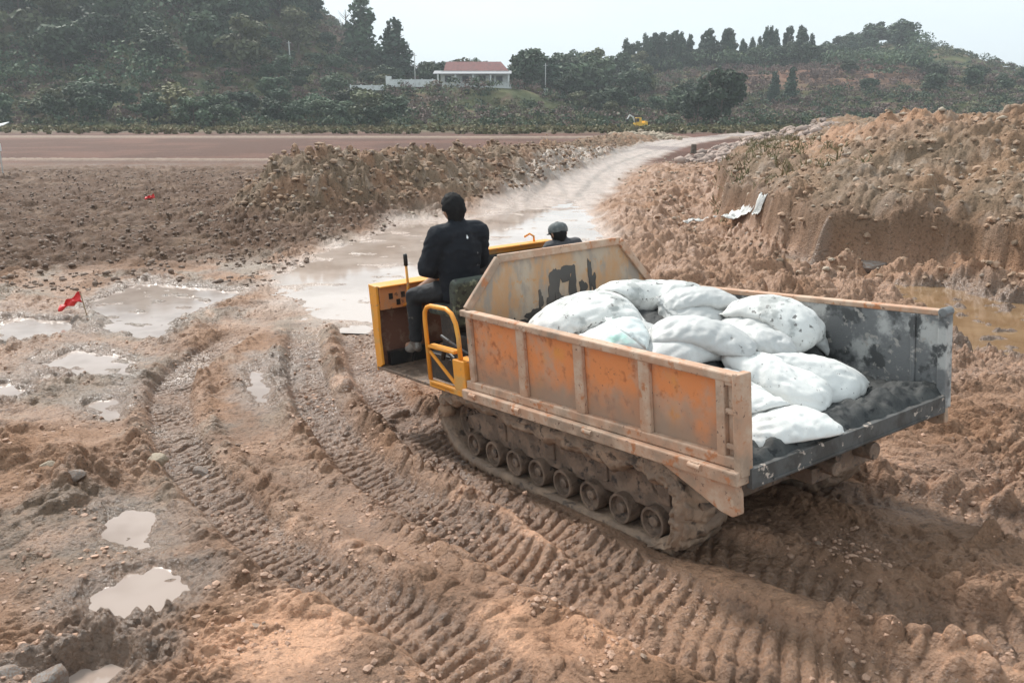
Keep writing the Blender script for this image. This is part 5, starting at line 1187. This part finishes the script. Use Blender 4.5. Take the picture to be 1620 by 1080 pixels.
def strew(n, fx, fy, smin, smax, seed, pw=3., cond=None):
    rs = np.random.RandomState(seed); x = rs.uniform(*fx, n * 4); y = fy[0] * (fy[1] / fy[0]) ** rs.rand(n * 4); ok = np.abs(x / (y + 1)) < .72
    if cond is not None: ok &= cond(x, y)
    x = x[ok][:n]; y = y[ok][:n]; s = smin + (smax - smin) * rs.rand(len(x)) ** pw; z, c, wt = relief(x, y, .02); return np.stack([x, y, z + s * .15], -1), s, wt
lx = lambda x, y: (-.826 * (x - 1.34) - .563 * (y - 4.56))
s_ = lambda x, y: -.563 * (x - 1.34) + .826 * (y - 4.56)
off_truck = lambda x, y: ~((lx(x, y) < .02) & (lx(x, y) > -2.15) & (s_(x, y) > .2) & (s_(x, y) < 4))
P, S, W_ = strew(16000, (-9, 9), (3, 15), .004, .026, 601, 4.5, lambda x, y: off_truck(x, y) & (gn(x / .8, y / .8, 77) + .5 * gn(x / .3, y / .3, 78) > .05)); k = W_ < .88
M_crumb = mk('mud_crumbs', (.32, .20, .14), [((.46, .28, .19), 1.5, .45, .6, 4), ((.22, .15, .105), 3, .55, .65)], rough=.7, bump=[(40, .5, .005)])
tag(lumpsmesh('mud_crumbs', M_crumb, P[k], S[k], 602, smooth=False), 'loose crumbs of brown mud over the near ground', 'mud crumbs', kind='stuff')
P, S, W_ = strew(8000, (-26, -3), (15, 44), .012, .07, 603, 3, lambda x, y: (x < -4 + .28 * (y - 17)) & (x > -.72 * y) & (gn(x / 1.1, y / 1.1, 79) > -.15)); k = W_ < .8
M_clod = mk('dark_clods', (.14, .09, .062), [((.21, .14, .10), .8, .45, .6, 4)], rough=.7, bump=[(20, .5, .01)])
tag(lumpsmesh('plough_clods', M_clod, P[k], S[k], 604), 'dark clods of the ploughed ground at left', 'mud clods', kind='stuff')
P, S, W_ = strew(3200, (-12, 26), (14, 60), .015, .10, 605, 3.2, lambda x, y: ((x > 4.5) | ((y > 23) & (x < .3))) & (x > -9)); k = W_ < .75
tag(lumpsmesh('scattered_stones', mk('small_pale_stones', (.42, .34, .26), [((.25, .19, .15), 2, .45, .6)], rough=.85), P[k], S[k], 606), 'pale stones scattered over the spoil heaps', 'stones', kind='stuff')
def near_berm(x, y): return polyline(x.astype(np.float32), y.astype(np.float32), BERM)[0] < 2.3
P, S, W_ = strew(7000, (-11, 14), (23, 80), .015, .13, 611, 3., near_berm)
tag(lumpsmesh('berm_clods', mk('olive_clods', (.24, .155, .10), [((.34, .22, .14), .8, .45, .6, 4), ((.13, .09, .066), 2, .5, .62)], rough=.85, bump=[(15, .6, .02)]), P, S, 612, smooth=False), 'broken clods covering the spoil berm left of the track', 'clods', kind='stuff')
def on_bank(x, y):
    d, a, sg = polyline(x.astype(np.float32), y.astype(np.float32), BANK); return (np.where(sg > 0, -d, d) > -2.5)
P, S, W_ = strew(11000, (2.5, 30), (9, 70), .010, .10, 613, 3.2, on_bank); k = W_ < .8
tag(lumpsmesh('bank_clods', mk('tan_clods', (.29, .19, .125), [((.40, .26, .175), .7, .45, .6, 4), ((.17, .12, .08), 1.6, .5, .62)], rough=.85, bump=[(15, .6, .02)]), P[k], S[k], 614, smooth=False), 'broken clods covering the excavated right bank', 'clods', kind='stuff')
P, S, W_ = strew(1500, (6, 34), (50, 96), .08, .40, 607, 2, lambda x, y: (np.abs(x - (5 + .0032 * (y - 10) ** 2 + 4)) < 4.5)); 
tag(lumpsmesh('rubble', mk('pinkish_rubble', (.40, .30, .25), [((.24, .18, .15), 1, .45, .6)], rough=.85), P, S, 608), 'pale rubble along the far end of the track', 'rubble', kind='stuff')
P, S, W_ = strew(200, (10.5, 17), (86, 97), .12, .5, 609, 2)
tag(lumpsmesh('broken_rock', M_rk1, P, S, 610), 'heap of broken rock where the berm meets the track', 'rock heap', kind='stuff')
# dry grass on the bank crest
rs = np.random.RandomState(620); x = rs.uniform(5, 22, 60000); y = rs.uniform(17, 58, 60000); d, a, sg = polyline(x.astype(np.float32), y.astype(np.float32), BANK); e = np.where(sg > 0, -d, d)
k = (e > -.3) & (e < 3.2) & (gn(x / 1.5, y / 1.5, 622) > -.05) & (y > 22 + 6 * gn(x / 3, y / 3, 9)); k &= gn(x / .7, y / .7, 624) > .12; x, y = x[k][:2600], y[k][:2600]; z = relief(x, y, .05)[0]; n = len(x); h = rs.uniform(.05, .24, n); w2 = .012 + .0006 * y; dx = rs.randn(n) * .12; dy = rs.randn(n) * .1; an = rs.rand(n) * 3.14
V = np.stack([np.stack([x - w2 * np.cos(an), y - w2 * np.sin(an), z - .02], -1), np.stack([x + w2 * np.cos(an), y + w2 * np.sin(an), z - .02], -1), np.stack([x + dx + .3 * w2, y + dy, z + h], -1), np.stack([x + dx - .3 * w2, y + dy, z + h], -1)], 1)
tag(mesh_np('dry_grass', V.reshape(-1, 3), np.arange(4 * n).reshape(n, 4), M_grassy, smooth=False), 'tufts of dry grass along the crest of the right bank', 'grass', kind='stuff')

# ------------------------------------------------------------------ haze over the valley
hb2 = MB().box(-900, 900, -30, 1900, -4, 75).build('haze', None or mk('haze_air', (.8, .8, .8)))
tag(hb2, kind='stuff'); hm_ = hb2.data.materials[0]; t = hm_.node_tree; t.nodes.clear(); ho = t.nodes.new('ShaderNodeOutputMaterial'); pv = t.nodes.new('ShaderNodeVolumePrincipled')
pv.inputs['Color'].default_value = (.86, .90, .94, 1); pv.inputs['Density'].default_value = .0005; pv.inputs['Anisotropy'].default_value = .2; t.links.new(pv.outputs[0], ho.inputs['Volume'])
